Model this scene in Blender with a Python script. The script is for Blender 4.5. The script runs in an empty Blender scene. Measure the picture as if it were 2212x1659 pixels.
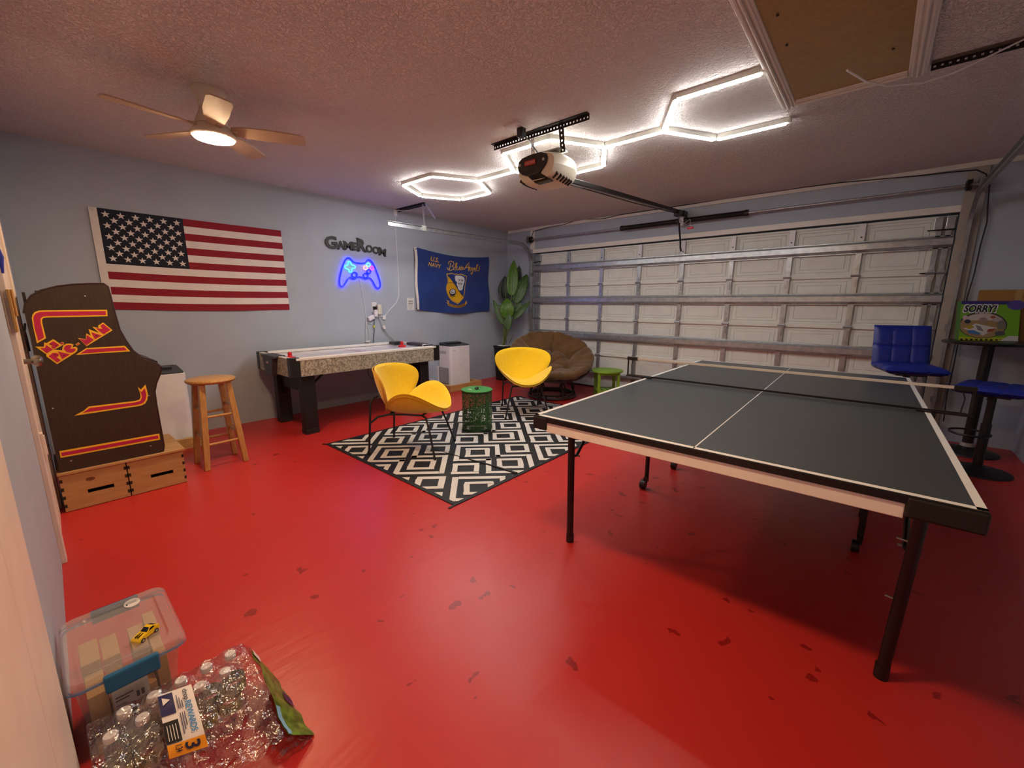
import bpy, math, random
from mathutils import Vector, Matrix, noise as mnoise
from math import sin, cos, pi, radians, sqrt, exp, atan2
random.seed(7)
SC = bpy.context.scene
COL = SC.collection

# ------------------------------------------------------------------ camera
FPX, CX, CY, CZ, YAW, PITCH, ROLL = 892.68, 5.112, -5.732, 1.3038, -0.7164, -0.1915, 0.0035
IW, IH = 2212.0, 1659.0
_cy, _sy, _cp, _sp = cos(YAW), sin(YAW), cos(PITCH), sin(PITCH)
FWD = Vector((_sy*_cp, _cy*_cp, _sp))
_r = Vector((_cy, -_sy, 0.0)); _u = _r.cross(FWD)
RGT = cos(ROLL)*_r + sin(ROLL)*_u
UPV = -sin(ROLL)*_r + cos(ROLL)*_u
CAMP = Vector((CX, CY, CZ))
cd = bpy.data.cameras.new('camera'); cam = bpy.data.objects.new('camera', cd); COL.objects.link(cam)
cd.sensor_width = 36.0; cd.lens = FPX/IW*36.0; cd.clip_start = 0.01; cd.clip_end = 60
m = Matrix.Identity(4)
for i in range(3):
    m[i][0] = RGT[i]; m[i][1] = UPV[i]; m[i][2] = -FWD[i]; m[i][3] = CAMP[i]
cam.matrix_world = m
SC.camera = cam

# ------------------------------------------------------------------ world, exposure
w = bpy.data.worlds.new('world'); SC.world = w; w.use_nodes = True
w.node_tree.nodes['Background'].inputs[0].default_value = (0.02, 0.02, 0.025, 1)
w.node_tree.nodes['Background'].inputs[1].default_value = 0.2
SC.view_settings.view_transform = 'Standard'
SC.view_settings.look = 'None'
SC.view_settings.gamma = 1.0
SC.view_settings.use_curve_mapping = False
SC.view_settings.exposure = 0.82
TUBE_POWER, FAN_POWER, NEON_POWER = 34.0, 120.0, 1.7

H = 2.559          # ceiling height
RX = 6.20          # right wall
def wall_front_y(x): return -5.775 - 0.016*x

def ray(px, py):
    return FWD + RGT*((px-IW/2)/FPX) - UPV*((py-IH/2)/FPX)
def P(px, py, ax, val):
    d = ray(px, py); t = (val-CAMP[ax])/d[ax]; return CAMP + d*t
def PD(px, py, depth):
    return CAMP + ray(px, py)*depth
def depth_of(p): return (Vector(p)-CAMP).dot(FWD)

# ------------------------------------------------------------------ materials
def lin(h):
    if isinstance(h, str):
        c = [int(h[i:i+2], 16)/255 for i in (0, 2, 4)]
    else: c = h
    return tuple(x/12.92 if x <= .04045 else ((x+.055)/1.055)**2.4 for x in c) + (1.0,)
MATS = {}
def mat(name, col, rough=.5, metal=0.0, col2=None, cscale=8.0, bump=None, emit=None, alpha=1.0, spec=None, stretch=None, coat=0, sheen=0):
    if name in MATS: return MATS[name]
    M = bpy.data.materials.new(name); M.use_nodes = True; nt = M.node_tree; N = nt.nodes; L = nt.links
    b = N['Principled BSDF']
    b.inputs['Base Color'].default_value = lin(col)
    b.inputs['Roughness'].default_value = rough; b.inputs['Metallic'].default_value = metal
    if spec is not None: b.inputs['Specular IOR Level'].default_value = spec
    b.inputs['Alpha'].default_value = alpha
    if coat: b.inputs['Coat Weight'].default_value = coat; b.inputs['Coat Roughness'].default_value = .15
    if sheen: b.inputs['Sheen Weight'].default_value = sheen
    tc = N.new('ShaderNodeTexCoord'); src = tc.outputs['Object']
    if stretch:
        mp = N.new('ShaderNodeMapping'); mp.inputs['Scale'].default_value = stretch
        L.new(src, mp.inputs[0]); src = mp.outputs[0]
    nz = N.new('ShaderNodeTexNoise'); nz.inputs['Scale'].default_value = cscale; nz.inputs['Detail'].default_value = 4
    L.new(src, nz.inputs['Vector'])
    mx = N.new('ShaderNodeMix'); mx.data_type = 'RGBA'
    c1 = lin(col); c2 = lin(col2) if col2 else tuple(min(1, x*.93) for x in c1[:3])+(1,)
    mx.inputs['A'].default_value = c1; mx.inputs['B'].default_value = c2
    rp = N.new('ShaderNodeValToRGB'); rp.color_ramp.elements[0].position = .35; rp.color_ramp.elements[1].position = .65
    L.new(nz.outputs['Fac'], rp.inputs[0]); L.new(rp.outputs[0], mx.inputs['Factor'])
    L.new(mx.outputs['Result'], b.inputs['Base Color'])
    if bump:
        n2 = N.new('ShaderNodeTexNoise'); n2.inputs['Scale'].default_value = bump[0]; n2.inputs['Detail'].default_value = 3
        L.new(src, n2.inputs['Vector'])
        bp = N.new('ShaderNodeBump'); bp.inputs['Strength'].default_value = bump[1]; bp.inputs['Distance'].default_value = bump[2] if len(bump) > 2 else .01
        L.new(n2.outputs['Fac'], bp.inputs['Height']); L.new(bp.outputs[0], b.inputs['Normal'])
    if emit:
        b.inputs['Emission Color'].default_value = lin(emit[0]) if isinstance(emit[0], str) else tuple(emit[0])+(1,)
        b.inputs['Emission Strength'].default_value = emit[1]
    MATS[name] = M; return M

def floor_material():
    M = bpy.data.materials.new('red_floor_paint'); M.use_nodes = True; nt = M.node_tree; N = nt.nodes; L = nt.links
    b = N['Principled BSDF']; b.inputs['Specular IOR Level'].default_value = .44; tc = N.new('ShaderNodeTexCoord'); src = tc.outputs['Object']
    n1 = N.new('ShaderNodeTexNoise'); n1.inputs['Scale'].default_value = 1.6; n1.inputs['Detail'].default_value = 5; L.new(src, n1.inputs['Vector'])
    mx = N.new('ShaderNodeMix'); mx.data_type = 'RGBA'; mx.inputs['A'].default_value = (.46, .020, .018, 1); mx.inputs['B'].default_value = (.52, .028, .024, 1)
    L.new(n1.outputs['Fac'], mx.inputs['Factor'])
    # chipped spots with a shape of their own
    v = N.new('ShaderNodeTexVoronoi'); v.inputs['Scale'].default_value = 7.5; v.inputs['Randomness'].default_value = 1
    nd = N.new('ShaderNodeTexNoise'); nd.inputs['Scale'].default_value = 14; nd.inputs['Detail'].default_value = 3; L.new(src, nd.inputs['Vector'])
    ad = N.new('ShaderNodeVectorMath'); ad.operation = 'MULTIPLY_ADD'
    L.new(nd.outputs['Color'], ad.inputs[0]); ad.inputs[1].default_value = (.12, .12, 0); L.new(src, ad.inputs[2])
    L.new(ad.outputs[0], v.inputs['Vector'])
    lt = N.new('ShaderNodeMath'); lt.operation = 'LESS_THAN'; L.new(v.outputs['Distance'], lt.inputs[0])
    gate = N.new('ShaderNodeMath'); gate.operation = 'MULTIPLY_ADD'; gate.inputs[1].default_value = .55; gate.inputs[2].default_value = -.19; L.new(n1.outputs['Fac'], gate.inputs[0]); L.new(gate.outputs[0], lt.inputs[1])
    mx2 = N.new('ShaderNodeMix'); mx2.data_type = 'RGBA'; L.new(lt.outputs[0], mx2.inputs['Factor'])
    L.new(mx.outputs['Result'], mx2.inputs['A']); mx2.inputs['B'].default_value = (.27, .008, .008, 1)
    L.new(mx2.outputs['Result'], b.inputs['Base Color'])
    rr = N.new('ShaderNodeMapRange'); rr.inputs['To Min'].default_value = .30; rr.inputs['To Max'].default_value = .42
    n3 = N.new('ShaderNodeTexNoise'); n3.inputs['Scale'].default_value = 5; n3.inputs['Detail'].default_value = 6; L.new(src, n3.inputs['Vector'])
    L.new(n3.outputs['Fac'], rr.inputs['Value']); L.new(rr.outputs[0], b.inputs['Roughness'])
    n4 = N.new('ShaderNodeTexNoise'); n4.inputs['Scale'].default_value = 26; n4.inputs['Detail'].default_value = 5
    mp = N.new('ShaderNodeMapping'); mp.inputs['Scale'].default_value = (1, .35, 1); mp.inputs['Rotation'].default_value = (0, 0, .5)
    L.new(src, mp.inputs[0]); L.new(mp.outputs[0], n4.inputs['Vector'])
    sb = N.new('ShaderNodeMath'); sb.operation = 'MULTIPLY_ADD'; sb.inputs[1].default_value = -1.2; L.new(lt.outputs[0], sb.inputs[0]); L.new(n4.outputs['Fac'], sb.inputs[2])
    bp = N.new('ShaderNodeBump'); bp.inputs['Strength'].default_value = .22; bp.inputs['Distance'].default_value = .006
    L.new(sb.outputs[0], bp.inputs['Height']); L.new(bp.outputs[0], b.inputs['Normal'])
    return M
def ceiling_material():
    M = bpy.data.materials.new('knockdown_ceiling'); M.use_nodes = True; nt = M.node_tree; N = nt.nodes; L = nt.links
    b = N['Principled BSDF']; b.inputs['Base Color'].default_value = lin('E2DAD6'); b.inputs['Roughness'].default_value = .75
    tc = N.new('ShaderNodeTexCoord'); src = tc.outputs['Object']
    n = N.new('ShaderNodeTexNoise'); n.inputs['Scale'].default_value = 58; n.inputs['Detail'].default_value = 2.5; n.inputs['Distortion'].default_value = .6; L.new(src, n.inputs['Vector'])
    rp = N.new('ShaderNodeValToRGB'); rp.color_ramp.elements[0].position = .44; rp.color_ramp.elements[1].position = .56; L.new(n.outputs['Fac'], rp.inputs[0])
    bp = N.new('ShaderNodeBump'); bp.inputs['Strength'].default_value = 1.0; bp.inputs['Distance'].default_value = .008
    L.new(rp.outputs[0], bp.inputs['Height']); L.new(bp.outputs[0], b.inputs['Normal'])
    return M
def net_material():
    M = bpy.data.materials.new('net_mesh'); M.use_nodes = True; nt = M.node_tree; N = nt.nodes; L = nt.links
    b = N['Principled BSDF']; b.inputs['Base Color'].default_value = (.012, .012, .014, 1); b.inputs['Roughness'].default_value = .8
    b.inputs['Alpha'].default_value = .16
    return M

wall_m = mat('blue_grey_wall', 'AAB3C0', .6, col2='A5AEBC', cscale=3, bump=(90, .12, .004))
white_trim = mat('white_trim_paint', 'E9E4DC', .45)
door_white = mat('cream_door_panel', 'DEDFD8', .5, bump=(160, .1, .002))
galv = mat('galvanised_steel', 'B6B9BD', .32, .75, col2='9FA3A9', cscale=22)
dgalv = mat('dull_galvanised_steel', 'A3A4A6', .42, .6, col2='909194', cscale=14)
black_metal = mat('black_metal', '141315', .42)
black_plastic = mat('black_plastic', '17171A', .4)
dark_steel = mat('dark_oiled_steel', '2A2726', .38, .5)
white_plastic = mat('white_plastic', 'E6E3E6', .38)
pine = mat('pine_wood', 'C79A5E', .55, col2='B07F46', cscale=6, stretch=(12, 1.2, 12), bump=(60, .08, .003))
ply = mat('plywood', 'BC9260', .55, col2='AE8250', cscale=5, stretch=(8, 1, 9))
oak = mat('varnished_oak', 'C2945A', .34, col2='AF7F45', cscale=7, stretch=(14, 14, 2), coat=.2)
red_pl = mat('red_plastic', 'C8101C', .3)
cardboard = mat('brown_cardboard', '9A7038', .8)
gold_p = mat('brass_coloured_panel', 'A88444', .36, .25, col2='9E7A3C', cscale=40)

# ------------------------------------------------------------------ mesh builder
ROOTM = {}
class MB:
    def __init__(s): s.v = []; s.f = []
    def add(s, vs, fs):
        o = len(s.v); s.v += [tuple(x) for x in vs]; s.f += [tuple(i+o for i in f) for f in fs]; return s
    def bx(s, x0, x1, y0, y1, z0, z1):
        vs = [(x, y, z) for z in (z0, z1) for y in (y0, y1) for x in (x0, x1)]
        return s.add(vs, [(0, 2, 3, 1), (4, 5, 7, 6), (0, 1, 5, 4), (2, 6, 7, 3), (0, 4, 6, 2), (1, 3, 7, 5)])
    def obox(s, c, sz, R=None):
        R = R or Matrix.Identity(3); c = Vector(c)
        vs = [c + R @ Vector((a*sz[0]/2, b*sz[1]/2, d*sz[2]/2)) for d in (-1, 1) for b in (-1, 1) for a in (-1, 1)]
        return s.add(vs, [(0, 2, 3, 1), (4, 5, 7, 6), (0, 1, 5, 4), (2, 6, 7, 3), (0, 4, 6, 2), (1, 3, 7, 5)])
    def bar(s, p0, p1, wd, ht, up=(0, 0, 1)):
        p0 = Vector(p0); p1 = Vector(p1); d = p1-p0; l = d.length; d.normalize(); up = Vector(up)
        a = d.cross(up)
        if a.length < 1e-4: a = d.cross(Vector((1, 0, 0)))
        a.normalize(); b = a.cross(d)
        return s.obox((p0+p1)/2, (l, wd, ht), Matrix((d, a, b)).transposed())
    def cyl(s, p0, p1, r0, r1=None, n=16, caps=True):
        r1 = r0 if r1 is None else r1
        p0 = Vector(p0); p1 = Vector(p1); d = (p1-p0).normalized(); a = d.orthogonal().normalized(); b = d.cross(a)
        vs = []
        for p, r in ((p0, r0), (p1, r1)):
            vs += [p + a*r*cos(2*pi*i/n) + b*r*sin(2*pi*i/n) for i in range(n)]
        fs = [(i, (i+1) % n, n+(i+1) % n, n+i) for i in range(n)]
        if caps: fs += [tuple(range(n-1, -1, -1)), tuple(range(n, 2*n))]
        return s.add(vs, fs)
    def tube(s, pts, r, n=8, closed=False, up=None):
        pts = [Vector(p) for p in pts]; k = len(pts); vs = []; prev = None
        rr = r if isinstance(r, (list, tuple)) else [r]*k
        for i, p in enumerate(pts):
            if closed: t = pts[(i+1) % k]-pts[i-1]
            else: t = pts[min(i+1, k-1)]-pts[max(i-1, 0)]
            t.normalize()
            if prev is None: a = Vector(up) if up else t.orthogonal()
            else: a = prev
            a = (a - t*a.dot(t))
            if a.length < 1e-5: a = t.orthogonal()
            a.normalize(); prev = a; b = t.cross(a)
            vs += [p + a*rr[i]*cos(2*pi*j/n) + b*rr[i]*sin(2*pi*j/n) for j in range(n)]
        fs = []
        for i in range(k if closed else k-1):
            i2 = (i+1) % k
            fs += [(i*n+j, i*n+(j+1) % n, i2*n+(j+1) % n, i2*n+j) for j in range(n)]
        if not closed: fs += [tuple(range(n-1, -1, -1)), tuple((k-1)*n+j for j in range(n))]
        return s.add(vs, fs)
    def sweep(s, prof, pts, up):
        # prof: (a,b) offsets along side and up-ish; pts path; 'up' fixed side axis
        pts = [Vector(p) for p in pts]; k = len(pts); n = len(prof); vs = []; side = Vector(up).normalized()
        for i, p in enumerate(pts):
            t = (pts[min(i+1, k-1)]-pts[max(i-1, 0)]).normalized(); b = side.cross(t).normalized()
            vs += [p + side*a + b*c for a, c in prof]
        fs = []
        for i in range(k-1):
            fs += [(i*n+j, i*n+(j+1) % n, (i+1)*n+(j+1) % n, (i+1)*n+j) for j in range(n)]
        fs += [tuple(range(n-1, -1, -1)), tuple((k-1)*n+j for j in range(n))]
        return s.add(vs, fs)
    def lathe(s, prof, c=(0, 0, 0), n=32, cap0=True, cap1=True, sx=1, sy=1):
        c = Vector(c); vs = []; k = len(prof)
        for r, z in prof: vs += [c + Vector((r*cos(2*pi*i/n)*sx, r*sin(2*pi*i/n)*sy, z)) for i in range(n)]
        fs = []
        for q in range(k-1): fs += [(q*n+i, q*n+(i+1) % n, (q+1)*n+(i+1) % n, (q+1)*n+i) for i in range(n)]
        if cap0: fs.append(tuple(range(n-1, -1, -1)))
        if cap1: fs.append(tuple((k-1)*n+i for i in range(n)))
        return s.add(vs, fs)
    def prism(s, poly, fn, w0, w1):
        n = len(poly); vs = [fn(u, v, w0) for u, v in poly]+[fn(u, v, w1) for u, v in poly]
        fs = [tuple(range(n-1, -1, -1)), tuple(range(n, 2*n))]+[(i, (i+1) % n, n+(i+1) % n, n+i) for i in range(n)]
        return s.add(vs, fs)
    def flat(s, poly, fn):
        return s.add([fn(u, v) for u, v in poly], [tuple(range(len(poly)))])
    def flat_sub(s, poly, fn, cuts=5):
        import bmesh
        b = bmesh.new(); f = b.faces.new([b.verts.new((u, v, 0)) for u, v in poly])
        bmesh.ops.triangulate(b, faces=b.faces[:]); bmesh.ops.subdivide_edges(b, edges=b.edges[:], cuts=cuts, use_grid_fill=True)
        b.verts.index_update(); s.add([fn(v.co.x, v.co.y) for v in b.verts], [tuple(v.index for v in f.verts) for f in b.faces]); b.free(); return s
    def grid(s, fn, nu, nv, cu=False):
        vs = [fn(i/nu, j/nv) for j in range(nv+1) for i in range(nu+1)]
        fs = [(j*(nu+1)+i, j*(nu+1)+i+1, (j+1)*(nu+1)+i+1, (j+1)*(nu+1)+i) for j in range(nv) for i in range(nu)]
        return s.add(vs, fs)
    def ball(s, c, r, nu=16, nv=8, sc=(1, 1, 1)):
        c = Vector(c); prof = [(max(1e-4, r*sin(pi*j/nv)), -r*cos(pi*j/nv)) for j in range(nv+1)]
        vs = []; n = nu
        for rr, z in prof: vs += [c+Vector((rr*cos(2*pi*i/n)*sc[0], rr*sin(2*pi*i/n)*sc[1], z*sc[2])) for i in range(n)]
        fs = []
        for q in range(nv): fs += [(q*n+i, q*n+(i+1) % n, (q+1)*n+(i+1) % n, (q+1)*n+i) for i in range(n)]
        return s.add(vs, fs)
    def build(s, name, material, parent=None, world=True, smooth=False, bevel=0, bseg=2, sub=0, solid=0, fixn=False):
        vs = [Vector(v) for v in s.v]; loc = None
        if parent is not None:
            if world:
                Mi = ROOTM[parent].inverted(); vs = [Mi @ v for v in vs]
        else:
            xs = [v.x for v in vs]; ys = [v.y for v in vs]; zs = [v.z for v in vs]
            loc = Vector(((min(xs)+max(xs))/2, (min(ys)+max(ys))/2, min(zs))); vs = [v-loc for v in vs]
        me = bpy.data.meshes.new(name); me.from_pydata([tuple(v) for v in vs], [], s.f); me.update()
        if fixn:
            import bmesh
            b = bmesh.new(); b.from_mesh(me); bmesh.ops.recalc_face_normals(b, faces=b.faces); b.to_mesh(me); b.free()
        if smooth:
            for p in me.polygons: p.use_smooth = True
            try: me.set_sharp_from_angle(angle=radians(40))
            except Exception: pass
        me.materials.append(material)
        o = bpy.data.objects.new(name, me); COL.objects.link(o)
        if parent is not None:
            o.parent = parent; ROOTM[o] = ROOTM[parent]
        else:
            o.location = loc; ROOTM[o] = Matrix.Translation(loc)
        if solid:
            k = o.modifiers.new('thickness', 'SOLIDIFY'); k.thickness = solid; k.offset = 0
        if bevel:
            k = o.modifiers.new('edge', 'BEVEL'); k.width = bevel; k.segments = bseg; k.limit_method = 'ANGLE'; k.angle_limit = radians(35)
        if sub:
            k = o.modifiers.new('smooth', 'SUBSURF'); k.levels = sub; k.render_levels = sub
        return o
def tag(o, label=None, cat=None, group=None, kind=None):
    if label: o['label'] = label
    if cat: o['category'] = cat
    if group: o['group'] = group
    if kind: o['kind'] = kind
    return o
def thing(name, label=None, cat=None, loc=(0, 0, 0), rz=0.0, group=None, kind=None):
    o = bpy.data.objects.new(name, None); COL.objects.link(o); o.empty_display_size = .1
    o.location = loc; o.rotation_euler = (0, 0, rz)
    ROOTM[o] = Matrix.Translation(Vector(loc)) @ Matrix.Rotation(rz, 4, 'Z')
    return tag(o, label, cat, group, kind)
def dup(root, loc, rz, label=None, group=None):
    def cp(o, par):
        c = o.copy(); COL.objects.link(c); c.parent = par
        for ch in list(o.children): cp(ch, c)
        return c
    kids = list(root.children)
    r = root.copy(); COL.objects.link(r); r.location = loc; r.rotation_euler = (0, 0, rz)
    for ch in kids: cp(ch, r)
    if label: r['label'] = label
    if group: r['group'] = group
    ROOTM[r] = Matrix.Translation(Vector(loc)) @ Matrix.Rotation(rz, 4, 'Z')
    return r
def share(src, name, parent, loc, rot=(0, 0, 0), scale=(1, 1, 1)):
    o = bpy.data.objects.new(name, src.data); COL.objects.link(o); o.parent = parent; o.location = loc; o.rotation_euler = rot; o.scale = scale
    for md in src.modifiers:
        k = o.modifiers.new(md.name, md.type)
        if md.type == 'BEVEL': k.width = md.width; k.segments = md.segments; k.limit_method = 'ANGLE'; k.angle_limit = md.angle_limit
        if md.type == 'SUBSURF': k.levels = md.levels; k.render_levels = md.render_levels
    return o
def text_poly(s, offset=0.0, shear=0.0, res=3):
    cu = bpy.data.curves.new('tmp', 'FONT'); cu.body = s; cu.size = 1; cu.offset = offset; cu.shear = shear; cu.resolution_u = res; cu.fill_mode = 'FRONT'
    o = bpy.data.objects.new('tmp', cu); COL.objects.link(o)
    dg = bpy.context.evaluated_depsgraph_get(); ev = o.evaluated_get(dg); me = ev.to_mesh()
    vs = [(v.co.x, v.co.y) for v in me.vertices]; fs = [tuple(p.vertices) for p in me.polygons]
    ev.to_mesh_clear(); bpy.data.objects.remove(o); bpy.data.curves.remove(cu)
    x0 = min(v[0] for v in vs); x1 = max(v[0] for v in vs); y0 = min(v[1] for v in vs); y1 = max(v[1] for v in vs)
    return [((v[0]-x0)/(x1-x0), (v[1]-y0)/(y1-y0)) for v in vs], fs, (x1-x0)/(y1-y0)
def text_solid(mb, vs, fs, fn, w0, w1):
    # extruded lettering: front, back and side walls
    n = len(vs); allv = [fn(u, v, w0) for u, v in vs]+[fn(u, v, w1) for u, v in vs]
    F = [tuple(reversed(f)) for f in fs]+[tuple(i+n for i in f) for f in fs]
    cnt = {}
    for f in fs:
        for i in range(len(f)):
            a, b = f[i], f[(i+1) % len(f)]
            cnt[(a, b)] = 1
    for (a, b) in cnt:
        if (b, a) not in cnt: F.append((a, b, b+n, a+n))
    mb.add(allv, F); return mb
def strokes(mb, lines, fn, wd):
    # flat ribbons for drawn lettering
    for ln in lines:
        k = len(ln); L_, R_ = [], []
        for i, (x, y) in enumerate(ln):
            a = ln[max(0, i-1)]; b = ln[min(k-1, i+1)]; dx, dy = b[0]-a[0], b[1]-a[1]; l = sqrt(dx*dx+dy*dy) or 1
            nx, ny = -dy/l*wd/2, dx/l*wd/2; L_.append((x+nx, y+ny)); R_.append((x-nx, y-ny))
        vs = [fn(*q) for q in L_]+[fn(*q) for q in R_]
        mb.add(vs, [(i, i+1, k+i+1, k+i) for i in range(k-1)])
    return mb
def sn(x): return max(0.0, sin(x))
def circ(cx, cy, r, n=20, ry=None): return [(cx+r*cos(2*pi*i/n), cy+(ry or r)*sin(2*pi*i/n)) for i in range(n)]

# ================================================================== the room
def struct(o): o['kind'] = 'structure'; return o
struct(MB().bx(-.15, RX+.15, -6.1, .2, -.12, 0).build('floor', floor_material()))
struct(MB().bx(-.15, RX+.15, -6.1, .2, H, H+.12).build('ceiling', ceiling_material()))
struct(MB().bx(-.15, 0, -6.1, .2, 0, H).build('wall_left', wall_m))
DX0, DX1, DZ = .60, 5.575, 2.15        # garage door opening
b = MB(); b.bx(0, DX0, 0, .14, 0, H).bx(DX1, RX, 0, .14, 0, H).bx(DX0, DX1, 0, .14, DZ, H)
struct(b.build('wall_back', wall_m))
struct(MB().bx(RX, RX+.15, -6.1, .2, 0, H).build('wall_right', wall_m))
ya, yb = wall_front_y(0), wall_front_y(RX)
b = MB(); vs = [(0, ya, 0), (RX, yb, 0), (RX, -6.1, 0), (0, -6.1, 0)]; vs += [(x, y, H) for x, y, _ in vs]
b.add(vs, [(3, 2, 1, 0), (4, 5, 6, 7), (0, 1, 5, 4), (1, 2, 6, 5), (2, 3, 7, 6), (3, 0, 4, 7)])
struct(b.build('wall_front', wall_m))
# white boards round the garage opening
struct(MB().bx(.03, RX-.03, -.022, 0, 2.515, H).build('trim_1', white_trim, bevel=.003))
struct(MB().bx(DX0-.01, DX1+.01, -.02, .0, 2.145, 2.205).build('trim_2', white_trim, bevel=.003))
struct(MB().bx(.535, .63, -.02, 0, 2.205, 2.515).build('trim_3', white_trim, bevel=.003))
struct(MB().bx(5.565, 5.70, -.022, 0, 0, 2.515).build('trim_4', mat('grey_brown_jamb_paint', 'A79F95', .5), bevel=.003))  # right jamb board, darker grey-brown than the other boards
struct(MB().bx(.55, .60, -.012, 0, 0, 2.145).build('trim_5', dgalv, bevel=.002))
struct(MB().bx(DX0, DX1, .10, .14, 0, .03).build('trim_6', black_plastic))

# ------------------------------------------------------------------ sectional garage door (setting)
gd = thing('door_1', 'closed white sectional garage door with galvanised stiles and struts', None, (3.08, .03, 0), kind='structure')
joints = [0.015, .53, 1.065, 1.60, 2.13]
stile_x = [1.294, 1.889, 2.486, 3.082, 3.680, 4.282, 4.887]
bay_x = [.705]+stile_x+[5.455]
FY = .045                                  # face of the door skin
def emboss(x0, x1, z0, z1):
    mb = MB(); loops = [(0, 0), (.055, 0), (.060, .007), (.066, 0), (.100, .0), (.105, .006), (.111, 0)]
    vs = []
    for ins, dp in loops: vs += [(x0+ins, FY+dp, z0+ins*.8), (x1-ins, FY+dp, z0+ins*.8), (x1-ins, FY+dp, z1-ins*.8), (x0+ins, FY+dp, z1-ins*.8)]
    fs = []
    for k in range(len(loops)-1): fs += [(k*4+i, k*4+(i+1) % 4, k*4+4+(i+1) % 4, k*4+4+i) for i in range(4)]
    k = len(loops)-1; fs.append((k*4, k*4+1, k*4+2, k*4+3)); mb.add(vs, fs); return mb
def hinge_mesh(x, z, mb=None):
    mb = mb or MB(); y0 = FY-.034
    f = lambda u, v, q: (x+u, y0-q, z+v)
    mb.prism([(-.030, .006), (.030, .006), (.022, .03), (.007, .075), (-.007, .075), (-.022, .03)], f, 0, .006)
    mb.prism([(-.030, -.006), (-.022, -.05), (-.012, -.12), (.012, -.12), (.022, -.05), (.030, -.006)], f, 0, .006)
    mb.cyl((x-.038, y0-.012, z), (x+.038, y0-.012, z), .011, n=8)
    mb.bx(x-.006, x+.006, y0-.016, y0, z+.03, z+.055); mb.bx(x-.006, x+.006, y0-.016, y0, z-.09, z-.03)
    mb.cyl((x, y0-.016, z-.11), (x, y0, z-.11), .006, n=6)
    return mb
hat = [(0, .062), (0, .050), (-.006, .050), (-.048, .034), (-.052, .028), (-.052, -.028), (-.048, -.034), (-.006, -.050), (0, -.050), (0, -.062), (.004, -.062), (.004, .062)]
strut_z = [.235, .812, 1.366, 1.890]
for k in range(4):
    z0, z1 = joints[k], joints[k+1]
    sec = MB().bx(.615, 5.56, FY+.012, FY+.035, z0, z1).build('door_section', door_white, gd)
    for i in range(8):
        emboss(bay_x[i], bay_x[i+1], z0+.002, z1-.002).build('panel', door_white, sec)
    rail = MB()
    if k < 3: rail.bx(.70, 5.46, FY-.027, FY+.012, z1-.014, z1+.032).build('section_rail', door_white, sec, bevel=.004)
    else: rail.bx(.70, 5.46, FY-.014, FY+.012, z1-.025, z1).build('section_rail', door_white, sec, bevel=.004)
    for x in stile_x:
        MB().bx(x-.026, x+.026, FY-.030, FY+.004, z0+.004, z1-.004).build('stile', galv, sec, bevel=.002)
    for x in (.655, .700, 5.450, 5.515):
        MB().bx(x-.020, x+.020, FY-.034, FY+.004, z0+.004, z1-.004).build('stile', dgalv, sec, bevel=.002)
    if k < 3:
        for x in stile_x: hinge_mesh(x, z1+.006).build('hinge', galv, sec)
        for x in (.655, .700, 5.450, 5.515): hinge_mesh(x, z1+.006).build('hinge', galv, sec)
        MB().cyl((.60, FY-.05, z1+.006), (.76, FY-.05, z1+.006), .006, n=8).build('roller_stem', dark_steel, sec)
        MB().cyl((5.37, FY-.05, z1+.006), (5.56, FY-.05, z1+.006), .006, n=8).build('roller_stem', dark_steel, sec)
    else:
        for x in (.660, .708, 5.440, 5.520):
            MB().bx(x-.03, x+.03, FY-.042, FY-.012, 2.00, 2.11).build('top_bracket', galv, sec, bevel=.004)
        MB().cyl((.60, FY-.05, 2.0), (.76, FY-.05, 2.0), .006, n=8).build('roller_stem', dark_steel, sec)
        MB().cyl((5.37, FY-.05, 2.0), (5.56, FY-.05, 2.0), .006, n=8).build('roller_stem', dark_steel, sec)
        for x in stile_x:
            MB().bx(x-.027, x+.027, FY-.036, FY-.026, 1.955, 2.125).build('stile_cap', white_plastic if x > 2.3 else galv, sec, bevel=.002)
            MB().cyl((x, FY-.046, 1.99), (x, FY-.03, 1.99), .008, n=6).build('bolt', dark_steel, sec)
    zc = strut_z[k]; sc = .55 if k == 0 else 1
    MB().prism([(u, v*sc) for u, v in hat], lambda u, v, q: (q, FY-.034+u, zc+v), .62, 5.555).build('strut', galv, sec, bevel=.003)
MB().bx(.615, 5.56, FY-.02, FY+.03, 0.0, .02).build('bottom_seal', black_plastic, gd)

# ------------------------------------------------------------------ tracks
def arcpath(x, zt, zend, yend):
    pts = [(x, -.045, .02), (x, -.045, 1.0), (x, -.045, zt-.30)]
    for i in range(1, 9):
        a = i/9*pi/2; pts.append((x, -.045-.30*(1-cos(a)), zt-.30+.30*sin(a)))
    pts += [(x, -.345, zt), (x, -1.4, (zt+zend)/2), (x, yend, zend)]
    return pts
cprof = [(-.012, -.028), (.012, -.028), (.012, -.024), (-.008, -.024), (-.008, .024), (.012, .024), (.012, .028), (-.012, .028)]
tl = thing('door_track', 'galvanised overhead door track on the side of the potted plant', 'door track', (.575, -.045, 0))
MB().sweep(cprof, arcpath(.575, 2.27, 2.245, -2.78), (1, 0, 0)).build('rail', galv, tl, fixn=True)
for z in (.4, 1.1, 1.8): MB().bx(.555, .60, -.03, -.005, z-.03, z+.03).build('wall_bracket', dgalv, tl)
tr = thing('door_track', 'galvanised overhead door track curving up above the bar table', 'door track', (5.635, -.045, 0))
MB().sweep([(-a, c) for a, c in cprof], arcpath(5.635, 2.27, 2.25, -2.78), (1, 0, 0)).build('rail', dgalv, tr, fixn=True)
for z in (.4, 1.1, 1.75): MB().bx(5.61, 5.66, -.04, -.022, z-.03, z+.03).build('wall_bracket', dgalv, tr)
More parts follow.
